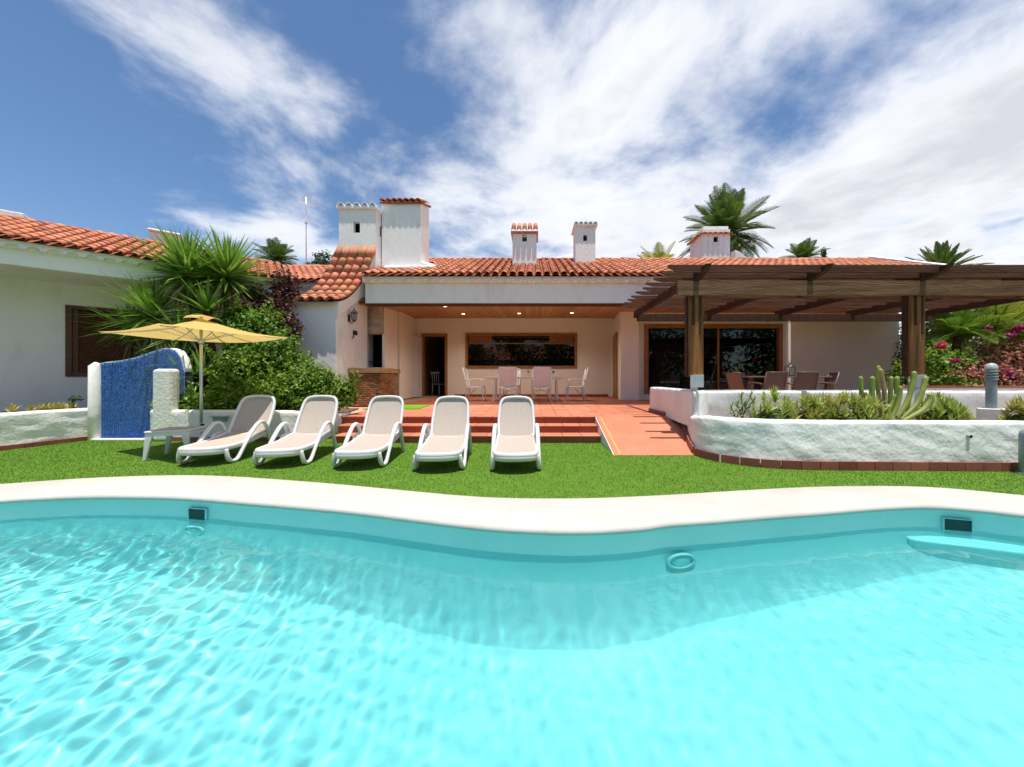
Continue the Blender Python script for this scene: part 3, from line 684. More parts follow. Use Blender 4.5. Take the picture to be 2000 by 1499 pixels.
# tall chimney beside the barbecue
x0, x1 = ax(745, 9.8), ax(822, 9.8); zt_ = at(0, 394, 9.8).z
w = MB(); w.prism([(x0, 9.8, 4.0), (x0, 10.58, 4.2), (x0, 10.58, zt_+.3), (x0, 9.8, zt_)], (x1-x0, 0, 0)); ch = w.build('chimney', M['stucco'], house, bevel=.02)
cap_tiles(ch, x0-.03, x1+.03, 9.70, zt_-.02, 7, TILE, (0,1,.38), rows=3, exp=.26)
MB().prism([(x0-.03, 9.74, zt_-.04), (x0-.03, 10.68, zt_+.32), (x0-.03, 10.68, zt_+.26), (x0-.03, 9.74, zt_-.09)], (x1-x0+.06, 0, 0)).build('cap_bed', M['tile_pan'], ch)
w = MB(); w.prism([(x0+.15, 9.55, 4.1), (x1+.45, 9.65, 4.15), (x1+.45, 9.9, 4.2), (x0+.15, 9.9, 4.2)], (0,0,.22)); w.prism([(x1+.01, 9.7, 4.3), (x1+.45, 9.7, 4.3), (x1+.4, 9.7, 4.42), (x1+.01, 9.7, 4.5)], (0,.9,.15)); w.build('flashing', M['stucco'], ch, bevel=.05)
# small chimney with terracotta cap
def vent(parent, cx, y, z0, z1, w_=.12): MB().box(cx-w_/2, cx+w_/2, y-.004, y+.02, z0, z1).build('vent_opening', M['dark'], parent)
def chimney_box(x0, x1, y0, y1, z0, z1, hole, m=M['stucco']):
    w = MB(); wall_holes(w, (x0, y0, 0), (1,0,0), x1-x0, z0, z1, [hole], .10, (0,1,0)); w.box(x0, x0+.1, y0+.101, y1, z0, z1); w.box(x1-.1, x1, y0+.101, y1, z0, z1); w.box(x0+.1, x1-.1, y1-.1, y1, z0, z1); w.box(x0+.101, x1-.101, y0+.101, y1-.101, z1-.06, z1-.01)
    return w.build('chimney', m, house)
x0, x1 = ax(1001, 10.6), ax(1048, 10.6); zt_ = at(0, 457, 10.6).z; zh = at(0, 472, 10.6).z
ch = chimney_box(x0, x1, 10.6, 11.25, 4.5, zt_, (ax(1020, 10.6)-x0, ax(1029, 10.6)-x0, zh, zt_-.02))
MB().box(x0-.05, x1+.05, 10.53, 11.32, zt_, zt_+.06).build('cap_slab', M['tile'], ch, bevel=.01)
cap_tiles(ch, x0-.05, x1+.05, 10.50, zt_+.05, 5, TILE, (0,.95,1), rows=2, exp=.12, sc_=.9)
# small chimney with white crenellated cap
x0, x1 = ax(1124, 10.98), ax(1163, 10.98); zt_ = at(0, 443, 10.98).z
ch = chimney_box(x0, x1, 10.98, 11.6, 4.6, zt_, (ax(1139, 10.98)-x0, ax(1147, 10.98)-x0, at(0, 471, 10.98).z, at(0, 459, 10.98).z))
MB().box(x0-.06, x1+.06, 10.90, 11.68, zt_, zt_+.07).build('cap_slab', M['stucco'], ch, bevel=.015)
cap_tiles(ch, x0-.06, x1+.06, 10.88, zt_+.07, 5, TILE_W, (0,1,.0), rows=2, exp=.4)
# broad chimney behind the ridge
YC = 13.1; x0, x1 = ax(1372, YC), ax(1426, YC); zt_ = at(0, 458, YC).z; zh = at(0, 474, YC).z
ch = chimney_box(x0, x1, YC, YC+1.05, 4.6, zt_+.2, (ax(1394, YC)-x0, ax(1403, YC)-x0, zh, at(0, 462, YC).z))
tile_p = (x1-x0+.1)/6
cap_tiles(ch, x0-.06, x1+.06, YC-.1, zt_-.03, 6, TILE, (0,1,.5), rows=1, exp=.2)
for i in range(5):
    t_ = link('cap_tile', TILE, ch); t_.matrix_basis = frame_mat((x0-.12, YC+1.05-.2*i-.1, zt_-.03-.0*i), (0,-1,0), Vector((1,0,.5)).normalized())
MB().box(x0+.08, x1-.0, YC+.1, YC+1.0, zt_+.1, zt_+.36).build('chimney_top', M['stucco'], ch, bevel=.02)
MB().box(ax(1392, YC), ax(1406, YC), YC-.05, YC+.0, zh-.07, zh-.005).build('sill', M['stucco'], ch, bevel=.01)

# ------------------------------------------------------------------ built-in barbecue with swept tile roof
bbq = thing('barbecue', 'white built-in barbecue with swept tile roof and crenellated chimney', 'barbecue', (-5.3, 8.9, ZT))
BX0, BX1 = -5.90, -4.80
w = MB(); w.box(BX0, BX1, 8.2, 8.5, 0.2, 2.98); w.prism([(BX1-.22,8.501,.2),(BX1-.22,9.75,.2),(BX1-.22,9.75,3.9),(BX1-.22,9.1,3.6),(BX1-.22,8.501,2.98)],(.22,0,0)); w.box(BX0, BX0+.22, 8.501, 9.75, .2, 2.98); w.build('wall', M['stucco'], bbq, bevel=.015)
sw = [(8.02, 2.97), (8.35, 3.08), (8.65, 3.26), (8.92, 3.52), (9.15, 3.85), (9.35, 4.25), (9.52, 4.72)]
swc = catmull([Vector((0, y, z)) for y, z in sw], .02)
# spandrel wall under the sweep, open below along a slanting line
w = MB(); sp = [(p.y, p.z-.03) for p in swc if p.y > 8.19]
poly = [(y, z) for y, z in sp]+[(9.9, 4.72), (9.9, 3.55)]+[(9.2, 3.33), (8.5, 2.78), (8.19, 2.62)]
lean = lambda z: .30*max(0, min(1, (z-2.9)/1.8))
w.prism([(-4.76+lean(z), y, z) for y, z in poly], (-.14, 0, 0)); w.build('spandrel', M['stucco'], bbq)
w = MB()
for i in range(len(swc)-1):
    p, q = swc[i], swc[i+1]; w.add([(BX0+lean(p.z), p.y, p.z-.02), (-4.76+lean(p.z), p.y, p.z-.02), (-4.76+lean(q.z), q.y, q.z-.02), (BX0+lean(q.z), q.y, q.z-.02)], [(0,1,2,3)])
rf = w.build('roof', M['tile_pan'], bbq, True)
# tiles follow the sweep: 5 columns
arc = np.r_[0, np.cumsum([(swc[i+1]-swc[i]).length for i in range(len(swc)-1)])]
def sw_at(s):
    y = np.interp(s, arc, [p.y for p in swc]); z = np.interp(s, arc, [p.z for p in swc]); return Vector((0, y, z))
ex = .27; nr = int((arc[-1]-.1)/ex)+1; pit = (BX1+.06-BX0)/5
rnd = random.Random(8)
for j in range(nr):
    a0 = sw_at(ex*j); a1 = sw_at(min(ex*j+.33, arc[-1])); v_ = (a1-a0+Vector((lean(a1.z)-lean(a0.z),0,0))).normalized(); a0.x = lean(a0.z)
    for i in range(5):
        t_ = link('roof_tile', TILE, rf); n_ = Vector((1,0,0)).cross(v_)
        t_.matrix_basis = frame_mat(Vector((a0.x+BX0+.01+pit*(i+.5)+rnd.uniform(-.006, .006), a0.y, a0.z))+n_*.028+v_*rnd.uniform(-.012, .012), (1, rnd.uniform(-.03, .03), 0), (v_-n_*.045)) @ Matrix.Diagonal((1.15, .95, 1.15, 1))
    for i in range(5+1):
        if 0 < i < 5:
            pn = link('pan_tile', TILE, rf); pn.matrix_basis = frame_mat(Vector((a0.x+BX0+.01+pit*i, a0.y, a0.z))+n_*.050-v_*.0, (-1,0,0), v_) @ Matrix.Diagonal((.75, .82, .6, 1))
# chimney of the barbecue
YC = 9.5; x0, x1 = ax(662, YC), ax(734, YC); zt_ = at(0, 410, YC).z
w = MB(); hz0, hz1 = at(0, 455, YC).z, at(0, 434, YC).z
wall_holes(w, (x0, YC, 0), (1,0,0), x1-x0, 3.4, zt_, [(ax(690, YC)-x0, ax(703, YC)-x0, hz0, hz1)], .12, (0,1,0))
wall_holes(w, (x1, YC+.121, 0), (0,1,0), .50, 3.4, zt_, [(.12, .30, hz0, hz1)], .12, (-1,0,0)); w.box(x0, x0+.12, YC+.121, YC+.62, 3.4, zt_); w.box(x0, x1, YC+.621, YC+.74, 3.4, zt_)
ch = w.build('chimney', M['stucco'], bbq)
MB().box(x0+.1, x1-.1, YC+.25, YC+.5, 4.5, zt_-.05).build('flue', M['dark'], ch)
MB().box(x0-.05, x1+.06, YC-.06, YC+.82, zt_-.0, zt_+.10).build('cap_slab', M['stucco'], ch, bevel=.02)
for i in range(5):
    t_ = link('cap_tile', TILE_W, ch); t_.matrix_basis = frame_mat((x0-.03+(x1-x0+.07)/5*(i+.5), YC-.08, zt_+.09), (1,0,0), (0,1,0)) @ Matrix.Diagonal((1.25, 3.6, 1.5, 1))
# fire opening with sooty hood
w = MB(); w.box(-5.0, -4.40, 9.95, 10.9, ZT, 1.45); w.box(-4.47, -4.40, 9.95, 10.9, 1.452, 3.3); w.box(-6.2, -4.47, 10.7, 10.9, 1.452, 3.3); w.build('firebox', M['stucco_fine'], bbq)
w = MB(); w.box(-5.0, -4.42, 9.78, 10.1, 2.42, 3.32); w.build('hood', M['soot'], bbq, bevel=.05)
w = MB(); w.box(-6.0, -4.501, 10.60, 10.695, 1.453, 3.0); w.box(-6.0, -5.02, 9.80, 10.6, 2.43, 3.2); w.box(-4.50, -4.473, 9.96, 10.6, 1.453, 2.42); w.build('fire_back', M['dark'], bbq)
w = MB()
for i in range(6): w.bar((-5.0, 10.0+.1*i, 1.62), (-4.62, 10.0+.1*i, 1.62), .012, .012)
w.build('grill_grate', M['black'], bbq)
# brick counter with rounded corner and stone top
cx0, cx1, cy0, cy1 = -4.79, -3.98, 8.72, 9.94
cor = [(cx0, cy0+.12), (cx0+.05, cy0+.03), (cx0+.18, cy0), (cx1-.16, cy0), (cx1-.04, cy0+.04), (cx1, cy0+.16), (cx1, cy1)]
cp = catmull([Vector((x, y, 0)) for x, y in cor], .03)
w = MB(); w.prism([(p.x*.995-.02, p.y+.02, ZT) for p in cp]+[(cx0+.0, cy1, ZT)], (0,0,.86)); ct = w.build('counter', M['mortar'], bbq)
w = MB(); w.prism([(p.x+(.05 if p.x > cx1-.2 else 0), p.y-(.06 if p.y < cy0+.3 else 0), ZT+.861) for p in cp]+[(cx0, cy1, ZT+.861)], (0,0,.13)); w.build('counter_top', M['stone_top'], bbq, bevel=.045)
bl_ = np.r_[0, np.cumsum([(cp[i+1]-cp[i]).length for i in range(len(cp)-1)])]
bm_ = shared_box('brick', .125, .05, .036, M['brick'], .005)
for row in range(18):
    s = .03+(.07 if row % 2 else 0)
    while s < bl_[-1]-.35:
        x = np.interp(s, bl_, [p.x for p in cp]); y = np.interp(s, bl_, [p.y for p in cp]); x2 = np.interp(s+.02, bl_, [p.x for p in cp]); y2 = np.interp(s+.02, bl_, [p.y for p in cp])
        place('brick', bm_, ct, (x, y, ZT+.035+.0465*row), Matrix.Rotation(math.atan2(y2-y, x2-x), 4, 'Z')); s += .135
# things on the barbecue side wall
def wall_lantern():
    p = at(673, 622, 8.75); x = -4.80+.0
    r = thing('wall_lantern', 'black iron lantern hanging on the barbecue side wall', 'lantern', (x, 8.75, 2.75))
    MB().box(x, x+.02, 8.71, 8.79, 2.60, 2.78).build('back_plate', M['black'], r)
    MB().tube([(x+.01, 8.75, 2.62), (x+.1, 8.75, 2.56), (x+.14, 8.75, 2.60)], .012, 6).build('bracket', M['black'], r)
    MB().lathe([(.035,0),(.075,.05),(.085,.22),(.05,.22),(.045,.02)], (x+.14, 8.75, 2.60), 6).build('glass', M['lampglass'], r)
    c = MB()
    for k in range(6):
        a = 2*PI*k/6; c.tube([(x+.14+.036*math.cos(a), 8.75+.036*math.sin(a), 2.60), (x+.14+.087*math.cos(a), 8.75+.087*math.sin(a), 2.82)], .007, 5)
    c.build('cage', M['black'], r)
    MB().lathe([(.10,0),(.06,.06),(.02,.09),(.012,.14)], (x+.14, 8.75, 2.82), 6).build('cap', M['black'], r)
wall_lantern()
r = thing('wall_hook', 'dark metal bracket with curved hook on the barbecue side wall', 'hook', (-4.8, 8.95, 2.33))
MB().box(-4.80, -4.76, 8.95, 9.12, 2.29, 2.40).build('plate', M['black'], r, bevel=.005)
MB().tube([(-4.77, 8.96, 2.31), (-4.72, 8.86, 2.28), (-4.70, 8.80, 2.20), (-4.71, 8.74, 2.17)], .014, 6).build('hook', M['black'], r, True)
r = thing('wall_socket', 'small pale switch box on the barbecue side wall', 'socket', (-4.8, 9.3, 1.72))
MB().box(-4.80, -4.785, 9.25, 9.36, 1.69, 1.83).build('plate', M['foil'], r, bevel=.004)
MB().box(-4.785, -4.778, 9.275, 9.335, 1.715, 1.805).build('cover', M['stucco_fine'], r, bevel=.002)

# ------------------------------------------------------------------ left house (turned) and the wing joining it
UL = Vector((.77, .637, 0)).normalized(); NLh = Vector((.637, -.77, 0)).normalized()
lh = thing('side_house', 'white house wing with deep tiled eaves and brown shutters on the left', 'house', (-10.57, 7.1, .4))
A0 = Vector((-10.57, 7.1, 0))-UL*4.0
w = MB(); wall_holes(w, A0, UL, 9.2, -.02, 3.26, [(4.44, 5.55, 1.17, 2.74)], .25, -NLh); w.build('wall', M['stucco'], lh)
E0 = Vector((-9.59, 6.07, 0))-UL*4.0
w = MB(); w.prism([tuple(E0+Vector((0,0,3.21))), tuple(E0+UL*8.2+Vector((0,0,3.21))), tuple(A0+UL*8.2-NLh*.1+Vector((0,0,3.21))), tuple(A0-NLh*.1+Vector((0,0,3.21)))], (0,0,.06)); w.build('soffit', M['stucco'], lh)
w = MB(); w.bar(E0-NLh*.12+Vector((0,0,3.38)), E0+UL*8.2-NLh*.12+Vector((0,0,3.38)), .25, .36); w.build('fascia', M['stucco'], lh, bevel=.015)
e2 = E0
scallop_eave(lh, e2, E0+UL*8.2, 3.62, .15, .225, M['stucco'], drop=.13)
MB().bar(E0-NLh*.08+Vector((0,0,3.56)), E0+UL*8.2-NLh*.08+Vector((0,0,3.56)), .27, .125).build('eave_bed', M['stucco'], lh)
P2 = .42; VL = (-NLh+Vector((0,0,P2))).normalized(); O2 = E0+NLh*.22+Vector((0,0,3.62)); W2 = 2.25
w = MB(); rr0 = O2-NLh*.15; rrt = O2-NLh*W2+Vector((0,0,P2*W2-.05))
w.prism([tuple(rr0+Vector((0,0,-.05))), tuple(rrt), tuple(rrt-NLh*3+Vector((0,0,-1.2))), tuple(rr0-NLh*4.8+Vector((0,0,-.2)))], UL*8.2); ro = w.build('roof', M['tile_pan'], lh)
tile_roof(ro, O2, UL, VL, int(8.2/.19), int(math.hypot(W2, W2*P2)/.28)+1, pitch=.19, exp=.28, limit=300, seed=5, me=TILE_S)
ridge(ro, O2-NLh*(W2+.1)+Vector((0,0,P2*W2+.02)), O2-NLh*(W2+.1)+UL*8.1+Vector((0,0,P2*W2+.02)))
# chimney stumps
c = at(25, 428, 7.9); w = MB(); w.bar(c-UL*.55+Vector((0,0,-.3)), c-UL*.55+Vector((0,0,.13)), .35, 1.5, up=UL); w.build('parapet_block', M['stucco'], lh, bevel=.02)
c = at(326, 470, 9.6); w = MB(); w.bar(c+Vector((0,0,-.5)), c+Vector((0,0,.10)), .55, .55, up=UL); ck = w.build('chimney', M['stucco'], lh, bevel=.02)
w = MB(); w.bar(c+Vector((0,0,.10)), c+Vector((0,0,.18)), .66, .66, up=UL); w.build('chimney_cap', M['stucco'], ck, bevel=.06)
# shuttered window
wf = MB(); P = lambda s, z, e=0: A0+UL*s+Vector((0,0,z))+NLh*e
for (s0, s1, z0, z1) in ((4.44, 4.53, 1.17, 2.74), (5.46, 5.55, 1.17, 2.74)): wf.bar(P((s0+s1)/2, z0, -.02), P((s0+s1)/2, z1, -.02), .09, .10, up=NLh)
for z in (1.215, 2.695): wf.bar(P(4.53, z, -.02), P(5.46, z, -.02), .10, .09)
sh = wf.build('shutter', M['shutter'], lh, bevel=.006)
st_ = MB()
for s in (4.57, 5.42): st_.bar(P(s, 1.26, -.03), P(s, 2.65, -.03), .075, .045, up=NLh)
st_.build('stile', M['shutter'], sh)
slm = MB(); slm.bar((-.39,0,0), (.39,0,0), .055, .012); slat = slm.mesh('slat', M['shutter'])
for k in range(33):
    z = 1.285+.0415*k; mt = frame_mat(P(4.995, z, -.04), UL, (NLh*.6+Vector((0,0,-.8))))
    t_ = link('slat', slat, sh); t_.matrix_basis = mt
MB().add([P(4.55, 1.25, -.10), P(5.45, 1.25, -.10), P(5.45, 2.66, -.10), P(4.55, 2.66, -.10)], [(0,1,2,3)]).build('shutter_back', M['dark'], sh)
# linking wing
lw = thing('rear_wing', 'low tiled wing behind the yucca joining the two houses', 'house', (-7.5, 11.0, ZT))
w = MB(); w.box(-10.5, -5.0, 10.25, 10.5, .2, 3.95); w.build('wall', M['stucco'], lw)
scallop_eave(lw, (-10.5, 10.25, 0), (-5.0, 10.25, 0), 4.0, .16, .225, M['stucco'])
w = MB(); rz1 = 4.02+.46*3.1; w.prism([(-10.5, 10.1, 3.96), (-10.5, 13.1, rz1-.05), (-10.5, 16.2, 3.96)], (5.6,0,0)); rw_ = w.build('roof', M['tile_pan'], lw)
tile_roof(rw_, (-10.5, 9.98, 4.0), (1,0,0), vdir, 24, 10, limit=260, seed=6); ridge(rw_, (-10.4, 13.1, rz1), (-5.0, 13.1, rz1))
w = MB(); w.box(-5.2, -4.5, 9.9, 10.1, 3.3, 4.0)

# ------------------------------------------------------------------ garden walls
def stucco_wall(name, path, z0, z1, th, side, m, label, cat, amp=.012, nv=12, step=.06, batter=.0, skirt=0.0, skirt_len=.22, lip=True, kind=None, skirt_z=None):
    """thick rounded wall along a path; side=+1: the seen face is to the right of the path"""
    P = catmull([Vector((p[0], p[1], 0)) for p in path], step)
    d = np.r_[0, np.cumsum([(P[i+1]-P[i]).length for i in range(len(P)-1)])]; T = d[-1]
    pd = [0]
    for i in range(len(path)-1): pd.append(pd[-1]+math.dist(path[i][:2], path[i+1][:2]))
    pd = [q/pd[-1]*T for q in pd]
    f0 = (lambda s: np.interp(s, pd, z0)) if hasattr(z0, '__len__') else (lambda s: z0)
    f1 = (lambda s: np.interp(s, pd, z1)) if hasattr(z1, '__len__') else (lambda s: z1)
    V = []; prof_n = 0; Ns = []
    for i, p in enumerate(P):
        t_ = (P[min(i+1, len(P)-1)]-P[max(i-1, 0)]).normalized(); n_ = Vector((t_.y, -t_.x, 0))*side; Ns.append((t_, n_))
        zb, zt = float(f0(d[i])), float(f1(d[i])); r = min(.05, th*.4); pr = []
        for k in range(nv+1):
            q = k/nv; pr.append((batter*(1-q), zb+(zt-r-zb)*q))
        for k in range(1, 4): a = PI/2*k/4; pr.append((-r+r*math.cos(a), zt-r+r*math.sin(a)))
        pr += [(-r, zt), (-th+r, zt)]
        for k in range(1, 4): a = PI/2*k/4; pr.append((-th+r-r*math.sin(a), zt-r+r*math.cos(a)))
        pr += [(-th, zt-r), (-th, zb)]
        prof_n = len(pr)
        for o_, z in pr:
            q = p+n_*o_+Vector((0,0,z)); qs = Vector((q.x*.6, q.y*.6, q.z+.25*q.x)); e = mnoise.noise(qs*5.0)+.8*mnoise.noise(Vector((qs.x*7,qs.y*7,qs.z*15))+Vector((3,1,7)))+.15*mnoise.noise(q*20)
            q = q+n_*(amp*e*(1 if o_ > -th*.5 else -1))+Vector((0,0,.35*amp*e if z > zb+.1 else 0)); V.append(tuple(q))
    F = []
    for i in range(len(P)-1):
        for k in range(prof_n-1): F.append((i*prof_n+k, (i+1)*prof_n+k, (i+1)*prof_n+k+1, i*prof_n+k+1))
    F.append(tuple(range(prof_n))); F.append(tuple((len(P)-1)*prof_n+k for k in reversed(range(prof_n))))
    W = MB(); W.v = V; W.f = F
    root = thing(name, label, cat, (P[len(P)//2].x, P[len(P)//2].y, float(f0(T/2))))
    W.build('wall', m, root, True)
    if skirt > 0:
        n = int(T/skirt_len); me = shared_box('skirting_tile', T/n-.004, .022, skirt, M['skirting'], .003)
        for i in range(n):
            s = (i+.5)*T/n; k = int(np.searchsorted(d, s))-1; k = max(0, min(k, len(P)-2)); q = P[k]+(P[k+1]-P[k])*((s-d[k])/max(1e-6, d[k+1]-d[k])); t_, n_ = Ns[k]
            zb = float(f0(s)) if skirt_z is None else skirt_z(q)
            sl = (float(f0(min(T, s+.05)))-float(f0(max(0, s-.05))))/.1
            tt = Vector((t_.x, t_.y, sl if skirt_z is None else 0)).normalized()
            if skirt_z is not None: tt = Vector((t_.x, t_.y, (skirt_z(q+t_*.05)-skirt_z(q-t_*.05))/.1)).normalized()
            nn = n_; up = tt.cross(nn) if side < 0 else nn.cross(tt); 
            if up.z < 0: up = -up
            mt = Matrix(((tt.x, nn.x, up.x, q.x+n_.x*(.016+batter)), (tt.y, nn.y, up.y, q.y+n_.y*(.016+batter)), (tt.z, nn.z, up.z, zb+skirt/2-.004), (0,0,0,1)))
            o = link('skirting_tile', me, root); o.matrix_basis = mt
    return root
# right planter, curving round from the ramp
def ramp_level(q): return 0.0 if (q.y < YR or q.x > 2.95) else max(0.0, rz(min(q.y, Y0)))
pl_path = [(2.97,6.9),(2.80,6.3),(2.60,5.7),(2.45,5.2),(2.44,4.92),(2.58,4.62),(2.95,4.36),(3.5,4.25),(4.5,4.22),(6.0,4.18),(8.0,4.12),(10.5,4.05)]
stucco_wall('planter_wall', pl_path, -.03, [.50,.50,.52,.56,.595,.605,.605,.605,.605,.605,.605,.605], .17, 1, M['stucco_rough'], 'curved rough white planter wall with red tile skirting right of the ramp', 'planter', .012, 16, .035, .03, .115, .215, skirt_z=ramp_level)
so = MB(); so.prism([(2.75,6.2,.46),(2.62,5.2,.50),(2.65,4.9,.50),(2.85,4.6,.50),(3.4,4.42,.50),(10.6,4.2,.50),(10.6,6.3,.50),(3.0,6.3,.50)], (0,0,-.1))
tag(so.build('planter_soil', M['soil']), kind='structure')
# parapet round the pergola terrace
par = stucco_wall('parapet_wall', [(2.55,7.45),(2.55,6.4),(2.555,5.52),(2.60,5.42),(2.7,5.40),(4.5,5.40),(7.5,5.40),(10.9,5.40)], [.38]*2+[.35]*6, [.945]*8, .22, 1, M['stucco'], 'straight white parapet wall in front of the pergola terrace', 'wall', .008, 8, .08)
for k in range(7): pass
sk2 = shared_box('skirting_tile', .215, .02, .07, M['skirting'], .003)
for k in range(4): place('skirting_tile', sk2, par, (2.53, 7.33-.22*k, ZT+.034), Matrix.Rotation(PI/2, 4, 'Z'))
# left planter wall behind the loungers
lp_path = [(-7.0,6.16),(-6.2,6.12),(-5.2,6.1),(-4.4,6.14),(-3.95,6.25),(-3.72,6.5),(-3.72,6.9)]
stucco_wall('planter_wall', lp_path, -.02, [.56,.56,.555,.54,.50,.47,.45], .2, 1, M['stucco_rough'], 'low white planter wall holding the green shrub behind the loungers', 'planter', .012, 10, .06, .0, .10, .22)
so = MB(); so.prism([(-6.45,6.3,.44),(-5,6.28,.44),(-4.1,6.4,.44),(-3.9,6.9,.42),(-4.2,8.1,.42),(-9.0,8.1,.44),(-8.2,6.95,.44),(-6.5,6.95,.44)], (0,0,-.1)); tag(so.build('planter_soil', M['soil']), kind='structure')
# low wall on the far left
stucco_wall('low_wall', [(-9.0,3.9),(-8.62,4.7),(-8.40,5.31),(-8.28,5.8),(-8.17,6.25)], -.02, .585, .2, 1, M['stucco_rough'], 'low rough white wall with red skirting at the left edge', 'wall', .018, 12, .05, .0, .10, .23)
so = MB(); so.prism([(-9.2,3.9,.46),(-8.5,5.3,.46),(-8.3,6.2,.46),(-8.3,7.2,.46),(-9.0,8.4,.46),(-13.5,5.0,.46),(-12,3.5,.46)], (0,0,-.1)); tag(so.build('planter_soil', M['soil']), kind='structure')
# garden edging wall behind the pergola on the right
w = MB(); w.box(7.9, 16, 7.6, 7.85, .3, .93); tag(w.build('garden_wall', M['stucco'], bevel=.01), 'low white wall with red coping at the back of the pergola terrace', 'wall')
gw = bpy.data.objects['garden_wall']
cpm = shared_box('coping_tile', .395, .30, .03, M['skirting'], .004)
for k in range(20): place('coping_tile', cpm, gw, (8.1+.4*k, 7.72, .945))

# ------------------------------------------------------------------ outdoor shower
def shower():
    r = thing('outdoor_shower', 'curved outdoor shower wall covered in blue mosaic tiles', 'shower', (-7.5, 6.4, 0))
    # concave tiled face: plan arc from left to right, top edge swept up to the right
    n = 46; hN = 80; xl, xr = -8.02, -6.62
    def plan(t): return Vector((xl+(xr-xl)*t, 6.24+.13*math.sin(PI*t)+.16*t, 0))
    def top(t):
        pts = [(0,1.42),(.15,1.46),(.32,1.53),(.5,1.64),(.64,1.70),(.76,1.705),(.86,1.66),(.94,1.52),(1,1.26)]
        return float(np.interp(t, [p[0] for p in pts], [p[1] for p in pts]))
    ts = np.linspace(0, 1, n+1); V = []; F = []
    # backing wall, white
    W = MB(); pf = [plan(t) for t in ts]
    for i in range(n):
        a, b = pf[i], pf[i+1]; ta, tb = top(ts[i]), top(ts[i+1])
        W.add([(a.x,a.y+.006,0),(b.x,b.y+.006,0),(b.x,b.y+.006,tb),(a.x,a.y+.006,ta)], [(0,1,2,3)]); W.add([(a.x,a.y+.16,0),(b.x,b.y+.16,0),(b.x,b.y+.16,tb),(a.x,a.y+.16,ta)], [(0,1,2,3)])
        W.add([(a.x,a.y+.006,ta),(b.x,b.y+.006,tb),(b.x,b.y+.16,tb),(a.x,a.y+.16,ta)], [(0,1,2,3)])
    W.build('backing', M['mosaic_grout'], r)
    rng = random.Random(2); T = MB(); p_ = .0265
    L_ = np.r_[0, np.cumsum([(pf[i+1]-pf[i]).length for i in range(n)])]
    nc = int(L_[-1]/p_)
    for c in range(nc):
        s0 = c*p_+.0015; s1 = s0+p_-.003; x0 = np.interp(s0, L_, [p.x for p in pf]); y0 = np.interp(s0, L_, [p.y for p in pf]); x1 = np.interp(s1, L_, [p.x for p in pf]); y1 = np.interp(s1, L_, [p.y for p in pf])
        tt = top(np.interp((s0+s1)/2, L_, ts)); k = 0; z = .02
        while z+p_ < tt-.006:
            j = [rng.uniform(-.0016, .0016) for _ in range(4)]
            T.add([(x0,y0+j[0],z),(x1,y1+j[1],z),(x1,y1+j[2],z+p_-.003),(x0,y0+j[3],z+p_-.003)], [(0,1,2,3)]); z += p_
    tag(T.build('mosaic_tiles', M['mosaic'], r, fix=False), kind='stuff')
    # white rounded jambs and base
    W = MB(); W.tube([(xl-.06, 6.22, 0), (xl-.06, 6.22, .5), (xl-.06, 6.22, 1.36), (xl-.05, 6.25, 1.42)], [.085,.085,.08,.04], 10); j1 = W.build('jamb', M['stucco'], r, True)
    W = MB(); W.prism([(xr-.27, 6.08, 0), (xr+.03, 6.11, 0), (xr+.05, 6.27, 0), (xr-.06, 6.36, 0), (xr-.2, 6.3, 0)], (0,0,1.31)); W.build('jamb', M['stucco_rough'], r, bevel=.05)
    rim = MB(); rim.tube([Vector((pf[i].x, pf[i].y+.085, top(ts[i])+.004)) for i in range(0, n+1)], .07, 8, flat=.16, up=(0,0,1)); rim.build('rim', M['stucco'], r, True)
    MB().box(xl-.05, xr-.1, 6.14, 6.235, 0, .035).build('base', M['stucco'], r, bevel=.01)
    MB().prism([(p.x, p.y, .012) for p in pf], (0,0,-.02)).build('shower_floor', M['mosaic'], r)
    q = plan(.86); MB().tube([(q.x, q.y-.05, 1.02), (q.x, q.y+.01, 1.02)], .02, 10).build('tap', M['alu'], r)
shower()

# ------------------------------------------------------------------ pergola
pg = thing('pergola', 'dark weathered timber pergola on square posts over the right terrace', 'pergola', (5, 5.5, ZT))
def post(X, Y, zb):
    p = MB().box(X-.115, X+.115, Y-.07, Y+.07, zb+.22, 2.69).build('post', M['wood_post'], pg, bevel=.012)
    MB().box(X-.07, X-.035, Y-.082, Y-.0705, 2.0, 2.62).build('strap', M['wood_raft'], p); MB().box(X+.045, X+.075, Y-.082, Y-.0705, 1.85, 2.62).build('strap', M['wood_raft'], p)
    MB().box(X-.14, X-.116, Y-.02, Y+.06, zb+.22, 2.5).build('shade_strip', M['wood_raft'], p, bevel=.004)  # dark strip standing for the shade on the post's left face
    b = MB().box(X-.105, X+.105, Y-.095, Y-.0715, zb+.05, zb+.25).build('bracket', M['foil'], p, bevel=.004); MB().box(X-.05, X+.03, Y-.05, Y+.04, zb-.03, zb+.22).build('foot', M['foil'], b)
    return p
PX = [2.60, 4.42, 6.22, 8.05, 9.9]
post(2.63, 5.535, .945); post(6.22, 5.535, .945); post(9.44, 5.535, .945)
ZP = 2.64
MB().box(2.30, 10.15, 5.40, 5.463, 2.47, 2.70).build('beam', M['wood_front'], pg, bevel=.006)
MB().box(2.62, 10.15, 5.607, 5.66, 2.47, 2.70).build('beam', M['wood_dark'], pg, bevel=.006)
MB().box(2.62, 10.05, 8.52, 8.62, 2.58, 2.76).build('wall_plate', M['wood_raft'], pg, bevel=.006)
